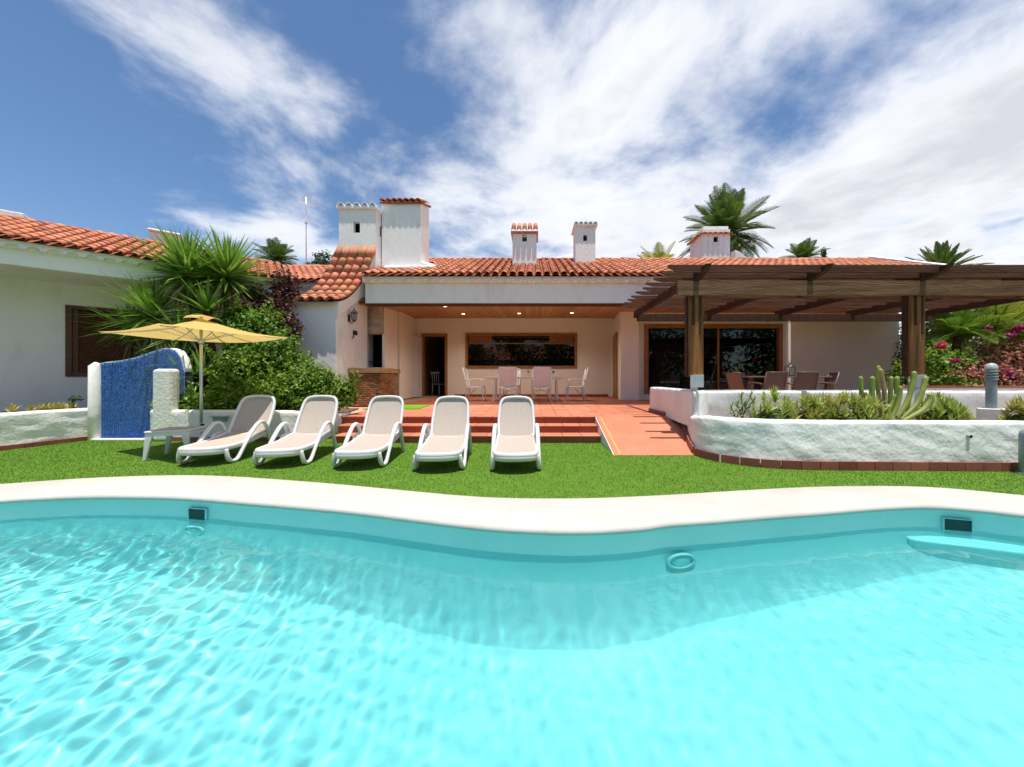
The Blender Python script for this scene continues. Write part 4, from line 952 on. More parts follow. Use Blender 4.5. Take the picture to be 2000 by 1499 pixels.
for x in PX:
    rf_ = MB(); prf = [(5.02, 2.85), (8.68, 2.85), (8.68, 2.68), (8.63, 2.68), (8.63, 2.705), (5.30, 2.705), (5.12, 2.76)]
    rf_.prism([(x-.045, y, z) for y, z in prf], (.09, 0, 0)); rf_.build('rafter', M['wood_raft'], pg, bevel=.006)
sl_me = None
ends = [(2.05, 2.80), (2.07, 2.755), (2.20, 2.70), (2.26, 2.70)]
sp_ = MB(); sp_.prism([(0,-.02,2.98),(8.1,-.02,2.98),(8.1,-.02,2.868),(.20,-.02,2.868),(.12,-.02,2.885),(.05,-.02,2.925),(0,-.02,2.935)], (0,.04,0)); sl_me = sp_.mesh('slat', M['wood_dark'])
rnd = random.Random(11)
sp_ = MB(); sp_.prism([(0,-.02,2.98),(8.1,-.02,2.98),(8.1,-.02,2.915),(.16,-.02,2.915),(.09,-.02,2.925),(.04,-.02,2.945),(0,-.02,2.95)], (0,.04,0)); sl_low = sp_.mesh('slat', M['wood_dark'])
for k in range(10):
    o = link('slat', sl_me if k < 2 else sl_low, pg); o.matrix_basis = Matrix.Translation((2.05+rnd.uniform(-.03,.03), 5.17+(.262 if k < 2 else .315)*k+rnd.uniform(-.012,.012), -.115+rnd.uniform(-.006,.006))) @ Matrix.Rotation(rnd.uniform(-.002,.002), 4, 'Z')
for X in (6.42,): MB().box(X, X+.06, 8.53, 8.59, ZT, 2.58).build('column', M['stucco_fine'], pg)
MB().box(6.42, 6.51, 8.50, 8.528, 2.58, 2.80); 

# ------------------------------------------------------------------ sun loungers
def make_lounger():
    t = thing('sun_lounger', '', 'sun lounger', (0,0,0))
    W = .27
    def seat_c(y):   # height of the seat line
        return .215+.075*y-.03*math.sin(PI*y/.98)
    # seat rim: U shape with rounded front
    pts = [(-W,.96),(-W,.55),(-W*.99,.25),(-W*.93,.10),(-W*.74,.025),(-W*.4,-.008),(0,-.018),(W*.4,-.008),(W*.74,.025),(W*.93,.10),(W*.99,.25),(W,.55),(W,.96)]
    pp = catmull([Vector((x, y, seat_c(y))) for x, y in pts], .04)
    MB().tube(pp, .024, 8, flat=1.5, up=(0,0,1)).build('seat_frame', M['plastic'], t, True, local=True)
    fl = MB(); fp = [p+Vector((0,-.006,-.028)) for p in pp if p.y < .12]; fl.tube(fp, .020, 8, flat=2.2, up=(0,0,1)); fl.build('front_apron', M['plastic'], t, True, local=True)
    S = MB(); ny = 16; nx = 8; ys = np.linspace(.0, .96, ny+1)
    hx = lambda y: W*float(np.interp(y, [0,.025,.1,.25,.55,.96], [.5,.76,.94,.99,1,1]))
    for y in ys:
        for k in range(nx+1):
            s = 2*k/nx-1; S.v.append((s*hx(y), y, seat_c(y)+.018-.012*(1-s*s)))
    for j in range(ny):
        for k in range(nx): a = j*(nx+1)+k; S.f.append((a, a+1, a+nx+2, a+nx+1))
    S.build('seat_sling', M['sling'], t, True, local=True)
    # backrest
    y0, z0 = .93, .275; ang = R(60); BL = .64
    def bp(x, s): 
        c = .02*math.sin(PI*s/BL); return Vector((x, y0+s*math.cos(ang)+c, z0+s*math.sin(ang)))
    bpts = [(-.255,0),(-.262,.2),(-.255,.42),(-.238,.55),(-.19,.625),(-.08,.65),(.08,.65),(.19,.625),(.238,.55),(.255,.42),(.262,.2),(.255,0)]
    bb = catmull([bp(x, s) for x, s in bpts], .04)
    MB().tube(bb, .022, 8, flat=1.15).build('backrest_frame', M['plastic'], t, True, local=True)
    S = MB(); ss = np.linspace(.0, .645, 13); bx = lambda s: float(np.interp(s, [0,.2,.42,.55,.625,.65], [.255,.262,.255,.238,.19,.08]))
    for s in ss:
        for k in range(nx+1):
            q = 2*k/nx-1; p = bp(q*bx(s), s); S.v.append((p.x, p.y+.008+.018*(1-q*q), p.z))
    for j in range(12):
        for k in range(nx): a = j*(nx+1)+k; S.f.append((a, a+1, a+nx+2, a+nx+1))
    S.build('backrest_sling', M['sling'], t, True, local=True)
    MB().tube([(-.24,.90,.265),(.24,.90,.265)], .018, 8).build('crossbar', M['plastic'], t, True, local=True)
    for s in (-1, 1):
        k = Vector((s*.245, .93, .285)); MB().lathe([(.025,-.03),(.03,-.01),(.03,.02),(.02,.035)], k, 10).build('hinge', M['plastic'], t, True, local=True)
        path = [(.262,.10,.195),(.275,.10,.13),(.285,.115,.06),(.29,.16,.024),(.293,.22,.022),(.296,.28,.05),(.296,.40,.19),(.296,.55,.345),(.296,.66,.435),(.296,.74,.47),(.295,.82,.465),(.295,.89,.40),(.297,.95,.26),(.30,1.01,.10),(.302,1.04,.012)]
        path = catmull([Vector((s*x, y, z)) for x, y, z in path], .03)
        MB().tube(path, .0235, 8, flat=1.25, up=(1,0,0)).build('armrest_leg', M['plastic'], t, True, local=True)
        MB().tube([(s*.27,.62,.255),(s*.292,.70,.30),(s*.295,.90,.33)], .016, 6).build('side_brace', M['plastic'], t, True, local=True)
    return t
LOUNGERS = [(-4.33,4.34,9,'white sun lounger shaded by the parasol, first from the side table'),(-3.27,4.25,8,'white sun lounger second from the parasol, in front of the green shrub'),
            (-2.22,4.16,5.5,'middle one of the five white sun loungers in front of the steps'),(-1.17,4.04,5,'white sun lounger second from the ramp, turned slightly left'),(-.22,4.02,2.5,'white sun lounger nearest the ramp, facing straight at the pool')]
proto = make_lounger()
for i, (x, y, a, lab) in enumerate(LOUNGERS):
    o = proto if i == 0 else copy_tree(proto)
    o.location = (x, y, .006); o.rotation_euler = (0, 0, R(a)); o['label'] = lab; o['group'] = 'sun loungers on the lawn'; o.name = 'sun_lounger'
# side table
t = thing('side_table', 'small white resin side table beside the first sun lounger', 'table', (-5.2, 4.93, .004), R(18))
w = MB(); w.box(-.245,.245,-.23,.23,.375,.405); w.build('tabletop', M['plastic'], t, bevel=.02, local=True)
w = MB(); w.box(-.205,.205,-.19,.19,.401,.409); w.build('top_inlay', M['sling'], t, bevel=.003, local=True)
w = MB(); w.box(-.235,.235,-.22,-.205,.33,.376); w.box(-.235,.235,.205,.22,.33,.376); w.box(-.235,-.22,-.203,.203,.33,.376); w.box(.22,.235,-.203,.203,.33,.376); w.build('apron', M['plastic'], t, local=True)
for sx in (-1,1):
    for sy in (-1,1):
        w = MB(); w.prism([(sx*.235, sy*.22, .376), (sx*.15, sy*.22, .376), (sx*.225, sy*.225, 0), (sx*.262, sy*.225, 0)], (0, -sy*.035, 0)); w.build('leg', M['plastic'], t, bevel=.008, local=True)
# parasol
def parasol():
    h = .68; zr = CAMH+h; cx, cy = -7.85*h, 7.97*h
    t = thing('parasol', 'square cream parasol open over the first sun lounger', 'parasol', (cx, cy, 0))
    MB().tube([(cx, cy, .05), (cx, cy, zr+.30)], .021, 12).build('pole', M['alu'], t, True)
    MB().tube([(cx, cy, .0), (cx, cy, .42)], .028, 12).build('base_sleeve', M['alu'], t, True)
    MB().lathe([(.27,0),(.27,.05),(.24,.075),(.05,.085)], (cx, cy, .0), 24).build('base', M['lightgrey'], t, True)
    MB().tube([(cx+.02, cy-.02, .40), (cx+.07, cy-.04, .40)], .018, 8).build('clamp_knob', M['black'], t)
    Lc, Nc, Rc, Fc_ = [Vector((x*h, y*h, zr)) for x, y in ((-9.47,7.33),(-6.92,6.23),(-6.13,8.46),(-8.80,9.70))]
    cor = [Lc, Nc, Rc, Fc_]; apex = Vector((cx, cy, zr+.27))
    V = MB(); n = 10
    for i in range(4):
        a, b = cor[i], cor[(i+1) % 4]; g_ = []
        for j in range(n+1):
            row = []
            for k in range(n+1):
                e = a.lerp(b, k/n); s = j/n
                p = apex.lerp(e, s); sag = .055*math.sin(PI*s)+.03*s*math.sin(PI*k/n)
                p = p-Vector((0,0,sag)); row.append(tuple(p))
            g_.append(row)
        for j in range(n):
            for k in range(n):
                if j == 0: V.add([g_[0][0], g_[1][k], g_[1][k+1]], [(0,1,2)])
                else: V.add([g_[j][k], g_[j+1][k], g_[j+1][k+1], g_[j][k+1]], [(0,1,2,3)])
    ob = V.build('canopy', M['canvas'], t, True)
    vt = MB()
    for i in range(4):
        a, b = cor[i], cor[(i+1) % 4]; m_ = 6
        for k in range(m_):
            e0 = apex.lerp(a.lerp(b, k/m_), .19); e1 = apex.lerp(a.lerp(b, (k+1)/m_), .19)
            up0 = .045+.03*math.sin(PI*k/m_*1.0); up1 = .045+.03*math.sin(PI*(k+1)/m_)
            vt.add([tuple(apex+Vector((0,0,.06))), tuple(e0+Vector((0,0,up0))), tuple(e1+Vector((0,0,up1)))], [(0,1,2)])
    vt.build('vent_cap', M['canvas'], ob)
    MB().lathe([(.03,-.04),(.045,0),(.03,.04)], (cx, cy, zr-.10), 12).build('hub', M['alu'], t, True)
    mids = [(cor[i]+cor[(i+1) % 4])/2 for i in range(4)]
    for c in cor+mids:
        rb = MB(); rb.tube([apex.lerp(c, q)-Vector((0,0,.025+.055*math.sin(PI*q)+(.03*q if c in mids else 0))) for q in (0,.15,.3,.45,.6,.75,.9,.97)], .008, 6); rb_o = rb.build('rib', M['alu'], t)
        e = apex.lerp(c, .45)-Vector((0,0,.085)); MB().tube([(cx, cy, zr-.10), tuple(e)], .007, 6).build('strut', M['alu'], rb_o)
parasol()

# ------------------------------------------------------------------ porch furniture
def chair_mesh(kind):
    """high-backed garden chair, faces +Y (back towards -Y)"""
    fm, sm = (M['alu_white'], M['sling_white']) if kind == 'white' else (M['brown_alu'], M['brown_sling'])
    t = thing('dining_chair' if kind == 'white' else 'garden_chair', '', 'chair')
    hw = .255; H = 1.04 if kind == 'white' else .92; sh_ = .45
    for s in (-1, 1):
        MB().tube([(s*hw, -.33, 0), (s*hw, -.26, sh_), (s*hw, -.40, H)], .019, 8, flat=.8).build('rear_leg', fm, t, True, local=True)
        MB().tube(catmull([Vector(p) for p in ((s*(hw+.03), .27, 0), (s*(hw+.03), .22, .4), (s*(hw+.03), .19, .66), (s*(hw+.03), .10, .685), (s*(hw+.03), -.15, .675), (s*(hw+.01), -.29, .65))], .05), .018, 8, flat=.9).build('front_leg', fm, t, True, local=True)
        MB().bar((s*(hw+.005), .235, sh_-.02), (s*(hw+.005), -.27, sh_-.02), .03, .045).build('seat_rail', fm, t, local=True)
    MB().tube([(-hw, -.40, H), (hw, -.40, H)], .018, 8).build('top_rail', fm, t, True, local=True)
    MB().tube(catmull([Vector(p) for p in ((-hw, .23, sh_), (0, .235, sh_-.02), (hw, .23, sh_))], .1), .016, 8).build('front_rail', fm, t, True, local=True)
    MB().tube(catmull([Vector(p) for p in ((-hw, -.27, sh_+.0), (-.12, -.275, sh_-.06), (0, -.275, sh_-.075), (.12, -.275, sh_-.06), (hw, -.27, sh_))], .05), .015, 8).build('back_rail', fm, t, True, local=True)
    if kind == 'white':
        for s in (-1, 1): MB().tube([(s*.25, -.29, sh_-.30), (s*.1, -.1, sh_-.14), (0, .0, sh_-.08)], .009, 6).build('brace', fm, t, True, local=True)
    S = MB(); nx = 6
    for y in np.linspace(-.26, .23, 7):
        for k in range(nx+1): q = 2*k/nx-1; S.v.append((q*hw, y, sh_-.02+.018-.028*(1-q*q)))
    for j in range(6):
        for k in range(nx): a = j*(nx+1)+k; S.f.append((a, a+1, a+nx+2, a+nx+1))
    S.build('seat', sm, t, True, local=True)
    S = MB(); zz = np.linspace(sh_+.06, H-.005, 8)
    for j, z in enumerate(zz):
        for k in range(nx+1): q = 2*k/nx-1; yb = -.26-.14*(z-sh_)/(H-sh_); S.v.append((q*hw, yb-.022*(1-q*q), z-(.035*(1-q*q) if j == 0 else 0)))
    for j in range(7):
        for k in range(nx): a = j*(nx+1)+k; S.f.append((a, a+1, a+nx+2, a+nx+1))
    S.build('backrest', sm, t, True, local=True)
    return t
cw = chair_mesh('white'); first = True
CH_W = [(-.78,10.42,0,'pale high-backed chair with its back to the pool, left of the two','a'),(.24,10.42,0,'pale high-backed chair with its back to the pool, right of the two','a'),
        (-1.86,10.95,-90,'pale high-backed chair at the left end of the porch table','a'),(1.32,10.95,90,'pale high-backed chair at the right end of the porch table','a'),
        (-.75,11.65,180,'pale chair on the wall side of the porch table, behind the left near chair','a'),(.22,11.65,180,'pale chair on the wall side of the porch table, behind the right near chair','a')]
for i, (x, y, a, lab, _) in enumerate(CH_W):
    o = cw if i == 0 else copy_tree(cw)
    o.location = (x, y, ZT); o.rotation_euler = (0, 0, R(a)); o['label'] = lab; o['group'] = 'dining chairs on the porch'; o.name = 'dining_chair'
t = thing('dining_table', 'long pale dining table on the covered porch', 'table', (-.27, 11.0, ZT))
MB().box(-1.28,1.28,-.45,.45,.735,.765).build('tabletop', M['sling_white'], t, bevel=.008, local=True)
MB().box(-1.2,1.2,-.40,.40,.69,.733).build('apron', M['alu_white'], t, local=True)
for sx in (-1,1):
    for sy in (-1,1): MB().box(sx*1.0-.028, sx*1.0+.028, sy*.36-.028, sy*.36+.028, 0, .69).build('leg', M['alu_white'], t, local=True)
for i, (x, y) in enumerate(((-1.12,10.85),(-.18,10.9),(.62,10.9))):
    gt = thing('wine_glass', ['wine glass at the left end of the porch table', 'wine glass in the middle of the porch table', 'wine glass at the right of the porch table'][i], 'glass', (x, y, ZT+.766), 0, 'glasses on the porch table')
    MB().lathe([(.035,0),(.03,.004),(.005,.008),(.005,.09)], (0,0,0), 12).build('stem', M['lampglass'], gt, True, local=True); MB().lathe([(.006,.09),(.035,.12),(.04,.16),(.033,.20),(.031,.20),(.037,.16),(.03,.123)], (0,0,0), 12).build('bowl', M['lampglass'], gt, True, local=True)
for i, (x, y) in enumerate(((-1.0,10.95),(.75,10.95))):
    pm = MB().box(-.16,.16,-.22,.22,0,.006).build('placemat', M['brown_sling'], None); pm.location = (x, y, ZT+.766); tag(pm, ['dark placemat at the left end of the porch table', 'dark placemat at the right end of the porch table'][i], 'placemat', 'placemats on the porch table')
# chair glimpsed in the doorway, rattan chair behind the window
ic = thing('indoor_chair', 'white spindle-backed chair seen through the open doorway', 'chair', (-4.02, 14.3, ZT), R(-25))
for sx in (-1,1):
    for sy in (-1,1): MB().tube([(sx*.2, sy*.2, 0), (sx*.18, sy*.18, .45)], .018, 6).build('leg', M['foil'], ic, True, local=True)
MB().box(-.22,.22,-.22,.22,.45,.48).build('seat', M['foil'], ic, bevel=.01, local=True)
for k in range(4): MB().tube([(-.17+.113*k, -.19, .48), (-.18+.12*k, -.25, .95)], .012, 6).build('spindle', M['foil'], ic, True, local=True)
MB().bar((-.22,-.25,.95), (.22,-.25,.95), .03, .06).build('top_rail', M['foil'], ic, local=True)
rc = thing('rattan_chair', 'yellow rattan chair with arched back behind the porch window', 'chair', (ax(988, 14.0), 14.0, ZT))
ar = [(-.75,.0,1.22),(-.55,0,1.27),(-.42,0,1.38),(-.28,0,1.53),(0,0,1.60),(.28,0,1.53),(.42,0,1.38),(.55,0,1.27),(.75,0,1.22)]
MB().tube(catmull([Vector(p) for p in ar], .05), .025, 8).build('arch', M['wicker'], rc, True, local=True)
for k in range(11): x = -.40+.08*k; MB().tube([(x,0,.6), (x,0, 1.36+.2*math.cos(x*3.2)), ], .010, 6).build('spindle', M['wicker'], rc, True, local=True)
MB().box(-.55,.55,-.0,.5,.35,.42).build('seat', M['wicker'], rc, local=True, bevel=.01)
for sx in (-1,1): MB().box(sx*.5-.03,sx*.5+.03,.0,.06,0,1.25).build('leg', M['wicker'], rc, local=True)
for sx in (-1,1): MB().box(sx*.5-.03,sx*.5+.03,.42,.48,0,.35).build('leg', M['wicker'], rc, local=True)
# green mat on the terrace
mt_ = MB(); mt_.prism([(-4.0,7.85,ZT+.002),(-2.70,7.9,ZT+.002),(-2.75,8.95,ZT+.002),(-3.9,8.9,ZT+.002)], (0,0,.012)); tag(mt_.build('doormat', M['mat_green'], bevel=.003), 'bright green mat on the red terrace beside the barbecue', 'mat')
# pergola terrace furniture
cb = chair_mesh('brown')
CH_B = [(4.98,7.95,-78,'brown sling chair at the left end of the pergola table'),(4.97,7.28,3,'brown sling chair with its back to the pool, left of the lantern'),
        (5.63,7.28,-3,'brown sling chair with its back to the pool, right of the lantern'),(6.45,7.75,70,'dark chair at the right end of the pergola table')]
for i, (x, y, a, lab) in enumerate(CH_B):
    o = cb if i == 0 else copy_tree(cb)
    o.location = (x, y, ZT); o.rotation_euler = (0, 0, R(a)); o['label'] = lab; o['group'] = 'brown chairs under the pergola'; o.name = 'garden_chair'; o.scale = (.88, .88, .92)
t = thing('garden_table', 'brown outdoor table under the pergola', 'table', (5.65, 7.95, ZT))
MB().box(-.85,1.0,-.42,.42,.74,.775).build('tabletop', M['brown_sling'], t, bevel=.006, local=True)
for sx in (-.78,.93):
    for sy in (-1,1): MB().box(sx-.035, sx+.035, sy*.37-.035, sy*.37+.035, 0, .74).build('leg', M['brown_alu'], t, local=True)
t = thing('candle_lantern', 'dark metal candle lantern standing on the pergola table', 'lantern', (ax(1543,7.7), 7.7, ZT+.776))
MB().box(-.075,.075,-.075,.075,0,.02).build('base', M['black'], t, local=True)
for sx in (-1,1):
    for sy in (-1,1): MB().box(sx*.065-.006, sx*.065+.006, sy*.065-.006, sy*.065+.006, .02, .20).build('bar', M['black'], t, local=True)
MB().lathe([(.10,.20),(.085,.215),(.04,.26),(.02,.27),(.02,.30)], (0,0,0), 8).build('lid', M['black'], t, local=True)
MB().lathe([(.03,.02),(.03,.11)], (0,0,0), 12).build('candle', M['foil'], t, local=True)
MB().tube([(.03*math.cos(a), 0, .315+.03*math.sin(a)) for a in np.linspace(0, 2*PI, 14, endpoint=False)], .004, 5, True).build('handle', M['black'], t, local=True)
# bollard lamp on a white block
t = thing('bollard_lamp', 'grey bollard garden lamp on a white block in the planter', 'lamp', (ax(1936,5.0), 5.0, .50))
MB().box(-.13,.13,-.13,.13,-.05,.195).build('block', M['stucco'], t, bevel=.008, local=True).rotation_euler = (0,0,R(41))
MB().lathe([(.075,.195),(.075,.207),(.055,.207),(.055,.60)], (0,0,0), 24).build('column', M['greymetal'], t, local=True)
for k in range(4): MB().lathe([(.048,.605+.04*k),(.068,.615+.04*k),(.065,.632+.04*k),(.048,.64+.04*k)], (0,0,0), 24).build('louvre', M['greymetal'], t, True, local=True)
MB().lathe([(.045,.60),(.045,.77)], (0,0,0), 20).build('diffuser', M['lampglass'], t, local=True)
MB().lathe([(.066,.77),(.066,.79),(.059,.825),(.043,.85),(.022,.862),(.004,.866)], (0,0,0), 24).build('cap', M['lightgrey'], t, True, local=True)
t = thing('wall_bollard', 'grey post standing against the planter wall at the right edge', 'lamp', (ax(2010,4.02), 4.02, 0))
MB().lathe([(.075,0),(.075,.46),(.07,.50),(.05,.53),(.01,.545)], (0,0,0), 20).build('column', M['greymetal'], t, True, local=True)
MB().lathe([(.10,0),(.10,.015)], (0,0,0), 20).build('foot', M['greymetal'], t, local=True)
t = thing('drain_spout', 'small drain pipe poking out of the planter wall', 'pipe', (ax(1904,4.12), 4.165, .43))
MB().tube([(0,.08,0),(0,-.01,-.005)], .022, 12).build('pipe', M['greymetal'], t, local=True); MB().tube([(0,-.0,-.0045),(0,-.012,-.0055)], .016, 12).build('bore', M['dark'], t, local=True)
t = thing('step_light', 'grey hooded step light on the wall behind the first lounger', 'lamp', (ax(428,6.06), 6.05, .40))
MB().prism([(-.13,0,.05),(.13,0,.05),(.10,0,-.03),(-.10,0,-.03)], (0,.06,0)).build('hood', M['greymetal'], t, local=True, bevel=.006); MB().box(-.14,.14,-.025,.05,.05,.065).build('lip', M['lightgrey'], t, local=True)
# aerial
t = thing('aerial', 'television aerial on a thin mast above the rear wing', 'antenna', (ax(598,13.2), 13.2, 5.4))
AX = ax(598,13.2); za = at(0,386,13.2).z
MB().tube([(AX,13.2,5.3),(AX,13.2,za)], .018, 8).build('mast', M['alu'], t, True)
MB().lathe([(.05,0),(.05,.08)], (AX,13.2,at(0,437,13.2).z), 10).build('clamp', M['foil'], t)
bo = at(592,392,13.2); be = at(634,408,13.4)
MB().tube([bo, be], .008, 6).build('boom', M['yellow'], t)
for k in range(8):
    p = bo.lerp(be, k/7); h_ = .16+.14*(1-k/7); MB().tube([p+Vector((-.06,.12,h_*.5)), p+Vector((.06,-.12,-h_*.6))], .007, 5).build('element', M['alu'] if k % 3 else M['yellow'], t)
for k in range(3): p = bo+Vector((.27*k,0,.08+.0*k)); MB().tube([p+Vector((-.06,0,-.10)), p+Vector((.08,0,.20))], .009, 6).build('reflector', M['foil'], t)

# ------------------------------------------------------------------ plants
def leaf_quads(C_, N_, size, rng, asp=.5, fold=.15):
    """bent diamond leaves centred at C_ with facing N_"""
    n = len(C_); a = rng.normal(size=(n, 3)); t_ = a-(a*N_).sum(1)[:, None]*N_; t_ /= np.linalg.norm(t_, axis=1)[:, None]+1e-9; b = np.cross(N_, t_)
    s = size*rng.uniform(.6, 1.3, n)[:, None]
    p0 = C_-t_*s*.5; p2 = C_+t_*s*.5-N_*s*.12; p1 = C_+b*s*asp*.5+N_*s*fold; p3 = C_-b*s*asp*.5+N_*s*fold
    V = np.stack([p0, p1, p2, p3], 1).reshape(-1, 3); F = np.arange(4*n).reshape(-1, 4); return V, F
def blob_points(blobs, n, rng, shell=.55, rough=.35):
    vol = np.array([b[3]*b[4]*b[5] for b in blobs])**.75; cnt = np.maximum(1, (n*vol/vol.sum()).astype(int)); P = []; N_ = []
    for b, c in zip(blobs, cnt):
        d = rng.normal(size=(c, 3)); d /= np.linalg.norm(d, axis=1)[:, None]
        r = (shell+(1-shell)*rng.random(c)**.6)
        lump = np.array([mnoise.noise(Vector(q)*2.3+Vector(b[:3])*3) for q in d]); r = r*(1+rough*lump)
        P.append(np.array(b[:3])+d*r[:, None]*np.array(b[3:6])); N_.append(d)
    P = np.concatenate(P); N_ = np.concatenate(N_); N_ = N_*.55+rng.normal(size=N_.shape)*.5+np.array([0, 0, .45]); N_ /= np.linalg.norm(N_, axis=1)[:, None]
    return P, N_
def foliage(name, parent, blobs, n, size, m, seed=1, asp=.5, shell=.5, rough=.4, zmin=None, keep=None):
    rng = np.random.default_rng(seed); P, N_ = blob_points(blobs, n, rng, shell, rough)
    k = np.ones(len(P), bool)
    if zmin is not None: k &= P[:, 2] > zmin
    if keep is not None: k &= keep(P)
    V, F = leaf_quads(P[k], N_[k], size, rng, asp); return link(name, np_mesh(name, V, F, m), parent)
def stems(parent, base, tips, r, m, seed=1, name='stem'):
    rng = random.Random(seed); W = MB(); base = Vector(base)
    for t_ in tips:
        t_ = Vector(t_); mid = base.lerp(t_, .5)+Vector((rng.uniform(-.1,.1), rng.uniform(-.1,.1), rng.uniform(0,.15)))*(t_-base).length
        c = catmull([base, mid, t_], .12); W.tube(c, list(np.linspace(r, r*.3, len(c))), 6)
    return W.build(name, m, parent, True)
def blade(mb, p, d, L_, w, droop, up=Vector((0,0,1)), seg=5, fold=.25):
    """one sword leaf from p along d, bending down, slightly channelled"""
    d = Vector(d).normalized(); s = d.cross(up)
    if s.length < 1e-3: s = Vector((1,0,0))
    s.normalize(); b = len(mb.v); cur = Vector(p); dd = d.copy()
    for i in range(seg+1):
        f = i/seg; ww = w*(1-f**2.2)*(.75+.5*math.sin(PI*min(1, f*1.4))*.5); nn = s.cross(dd)
        mb.v += [tuple(cur-s*ww+nn*ww*fold), tuple(cur), tuple(cur+s*ww+nn*ww*fold)]
        dd = (dd+Vector((0,0,-droop/seg))).normalized(); cur = cur+dd*(L_/seg)
    for i in range(seg):
        a = b+3*i; mb.f += [(a, a+1, a+4, a+3), (a+1, a+2, a+5, a+4)]
def rosette(mb, c, n, L_, w, rng, lo=-25, hi=88, droop=.35, axis=None):
    c = Vector(c)
    for i in range(n):
        f = i/n; el = R(hi-(hi-lo)*f**.85+rng.uniform(-7, 7)); az = i*2.39996+rng.uniform(-.2, .2)
        d = Vector((math.cos(az)*math.cos(el), math.sin(az)*math.cos(el), math.sin(el)))
        if axis is not None: d = (d+Vector(axis)*.35).normalized()
        blade(mb, c+Vector((0,0,-.12*f)), d, L_*rng.uniform(.8, 1.1)*(.85+.3*math.sin(PI*f)), w, droop*(.3+f)*rng.uniform(.5, 1.4))
# big yucca
def yucca():
    rng = random.Random(3); Yk = 7.4
    t = thing('yucca', 'large spiky yucca with several heads beside the shower', 'yucca', (ax(400,Yk), Yk, .44))
    heads = [(at(366,532,7.2), 220, 1.0, (-.1,0,.35)), (at(443,537,7.5), 220, 1.0, (.15,0,.35)), (at(300,612,7.0), 130, .95, (-.45,-.1,.1)), (at(405,605,7.1), 60, .8, (0,-.3,0)), (at(350,650,7.0), 45, .85, (-.3,-.1,-.2)), (at(255,640,7.2), 50, .75, (-.5,0,.1))]
    base = Vector((ax(415,Yk), Yk, .40))
    for i, (c, n, L_, axs) in enumerate(heads):
        W = MB(); rosette(W, c, n, L_, .040, rng, -35, 86, .28, axs); W.build('leaf_head', M['leaf_yucca'], t, fix=False)
        W = MB(); rosette(W, c+Vector((0,0,-.18)), 22, L_*.8, .024, rng, -80, -30, .5); W.build('dry_skirt', M['leaf_dry'], t, fix=False)
        mid = base.lerp(c, .5)+Vector((rng.uniform(-.15,.15), .1, -.15)); cc = catmull([base, mid, c+Vector((0,0,-.02))], .12)
        MB().tube(cc, list(np.linspace(.13, .075, len(cc))), 8).build('trunk', M['bark'], t, True)
yucca()
# lower agave-like leaves behind the shower
t = thing('agave', 'dark sword-leaved plant in the shade beneath the yucca', 'agave', (ax(372,6.75), 6.75, .44)); rng_ = random.Random(9)
for px, py, L_ in ((365,745,.75),(395,735,.7),(350,715,.7)):
    W = MB(); rosette(W, at(px,py,6.8), 34, L_, .04, rng_, 0, 80, .6); W.build('leaf_head', M['leaf_yucca'], t, fix=False)
# hedge-like shrub
def shrub():
    t = thing('green_shrub', 'big bright green rambling shrub in the left planter', 'shrub', (ax(540,6.9), 6.9, .44))
    B = []
    for px, py, Y, rx, ry, rz_ in ((420,785,6.45,.85,.3,.22),(500,770,6.55,.8,.35,.30),(590,760,6.6,.75,.35,.36),(650,765,6.7,.42,.35,.36),(470,725,6.9,.6,.4,.45),(540,700,7.0,.6,.45,.55),(605,735,6.9,.38,.35,.32),(500,660,7.3,.5,.5,.55),(525,645,7.4,.34,.45,.5),(470,640,7.4,.4,.4,.5),(380,790,6.4,.5,.2,.18),(620,790,6.45,.5,.25,.22),(680,770,6.8,.2,.2,.25)):
        p = at(px, py, Y); B.append((p.x, p.y, p.z, rx, ry, rz_))
    foliage('foliage', t, B, 17000, .075, M['leaf_shrub'], 4, .55, .45, .5, .40)
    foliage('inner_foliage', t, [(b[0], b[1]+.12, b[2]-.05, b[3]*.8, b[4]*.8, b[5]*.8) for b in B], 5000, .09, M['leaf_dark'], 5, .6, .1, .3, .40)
    rng = random.Random(1); stems(t, (ax(540,7), 7.0, .42), [(b[0], b[1], b[2]) for b in B], .03, M['bark'])
    # long shoots
    W = MB()
    rngn = np.random.default_rng(8); Pt = []
    for k in range(46):
        b = B[rng.randrange(len(B))]; p = Vector((b[0]+rng.uniform(-1,1)*b[3]*.8, b[1]-b[4]*.4, b[2]+b[5]*.6)); d = Vector((rng.uniform(-.6,.7), rng.uniform(-.4,.2), rng.uniform(.2,.9))).normalized()
        q = [p+d*s*.06+Vector((0,0,-.012*s*s*.06)) for s in range(7)]; W.tube(q, .004, 4); Pt += [tuple(v+Vector((rng.uniform(-.03,.03), rng.uniform(-.03,.03), rng.uniform(-.03,.03)))) for v in q for _ in range(3)]
    W.build('shoots', M['leaf_lime'], t); Pt = np.array(Pt); Nn = rngn.normal(size=Pt.shape)+np.array([0,-.3,.6]); Nn /= np.linalg.norm(Nn, axis=1)[:, None]
    V, F = leaf_quads(Pt, Nn, .07, rngn, .5); link('shoot_leaves', np_mesh('shoot_leaves', V, F, M['leaf_lime']), t)
shrub()
t = thing('spiky_groundcover', 'low clump of pointed succulents beside the parasol pole', 'succulent', (ax(350,6.35), 6.35, .5)); rng_ = random.Random(5)
W = MB()
for k in range(26): rosette(W, (ax(350,6.4)+rng_.uniform(-.42,.5), 6.4+rng_.uniform(-.10,.2), .53+rng_.uniform(0,.12)), 12, .16, .012, rng_, 5, 85, .05)
W.build('leaves', M['leaf_succ'], t, fix=False)
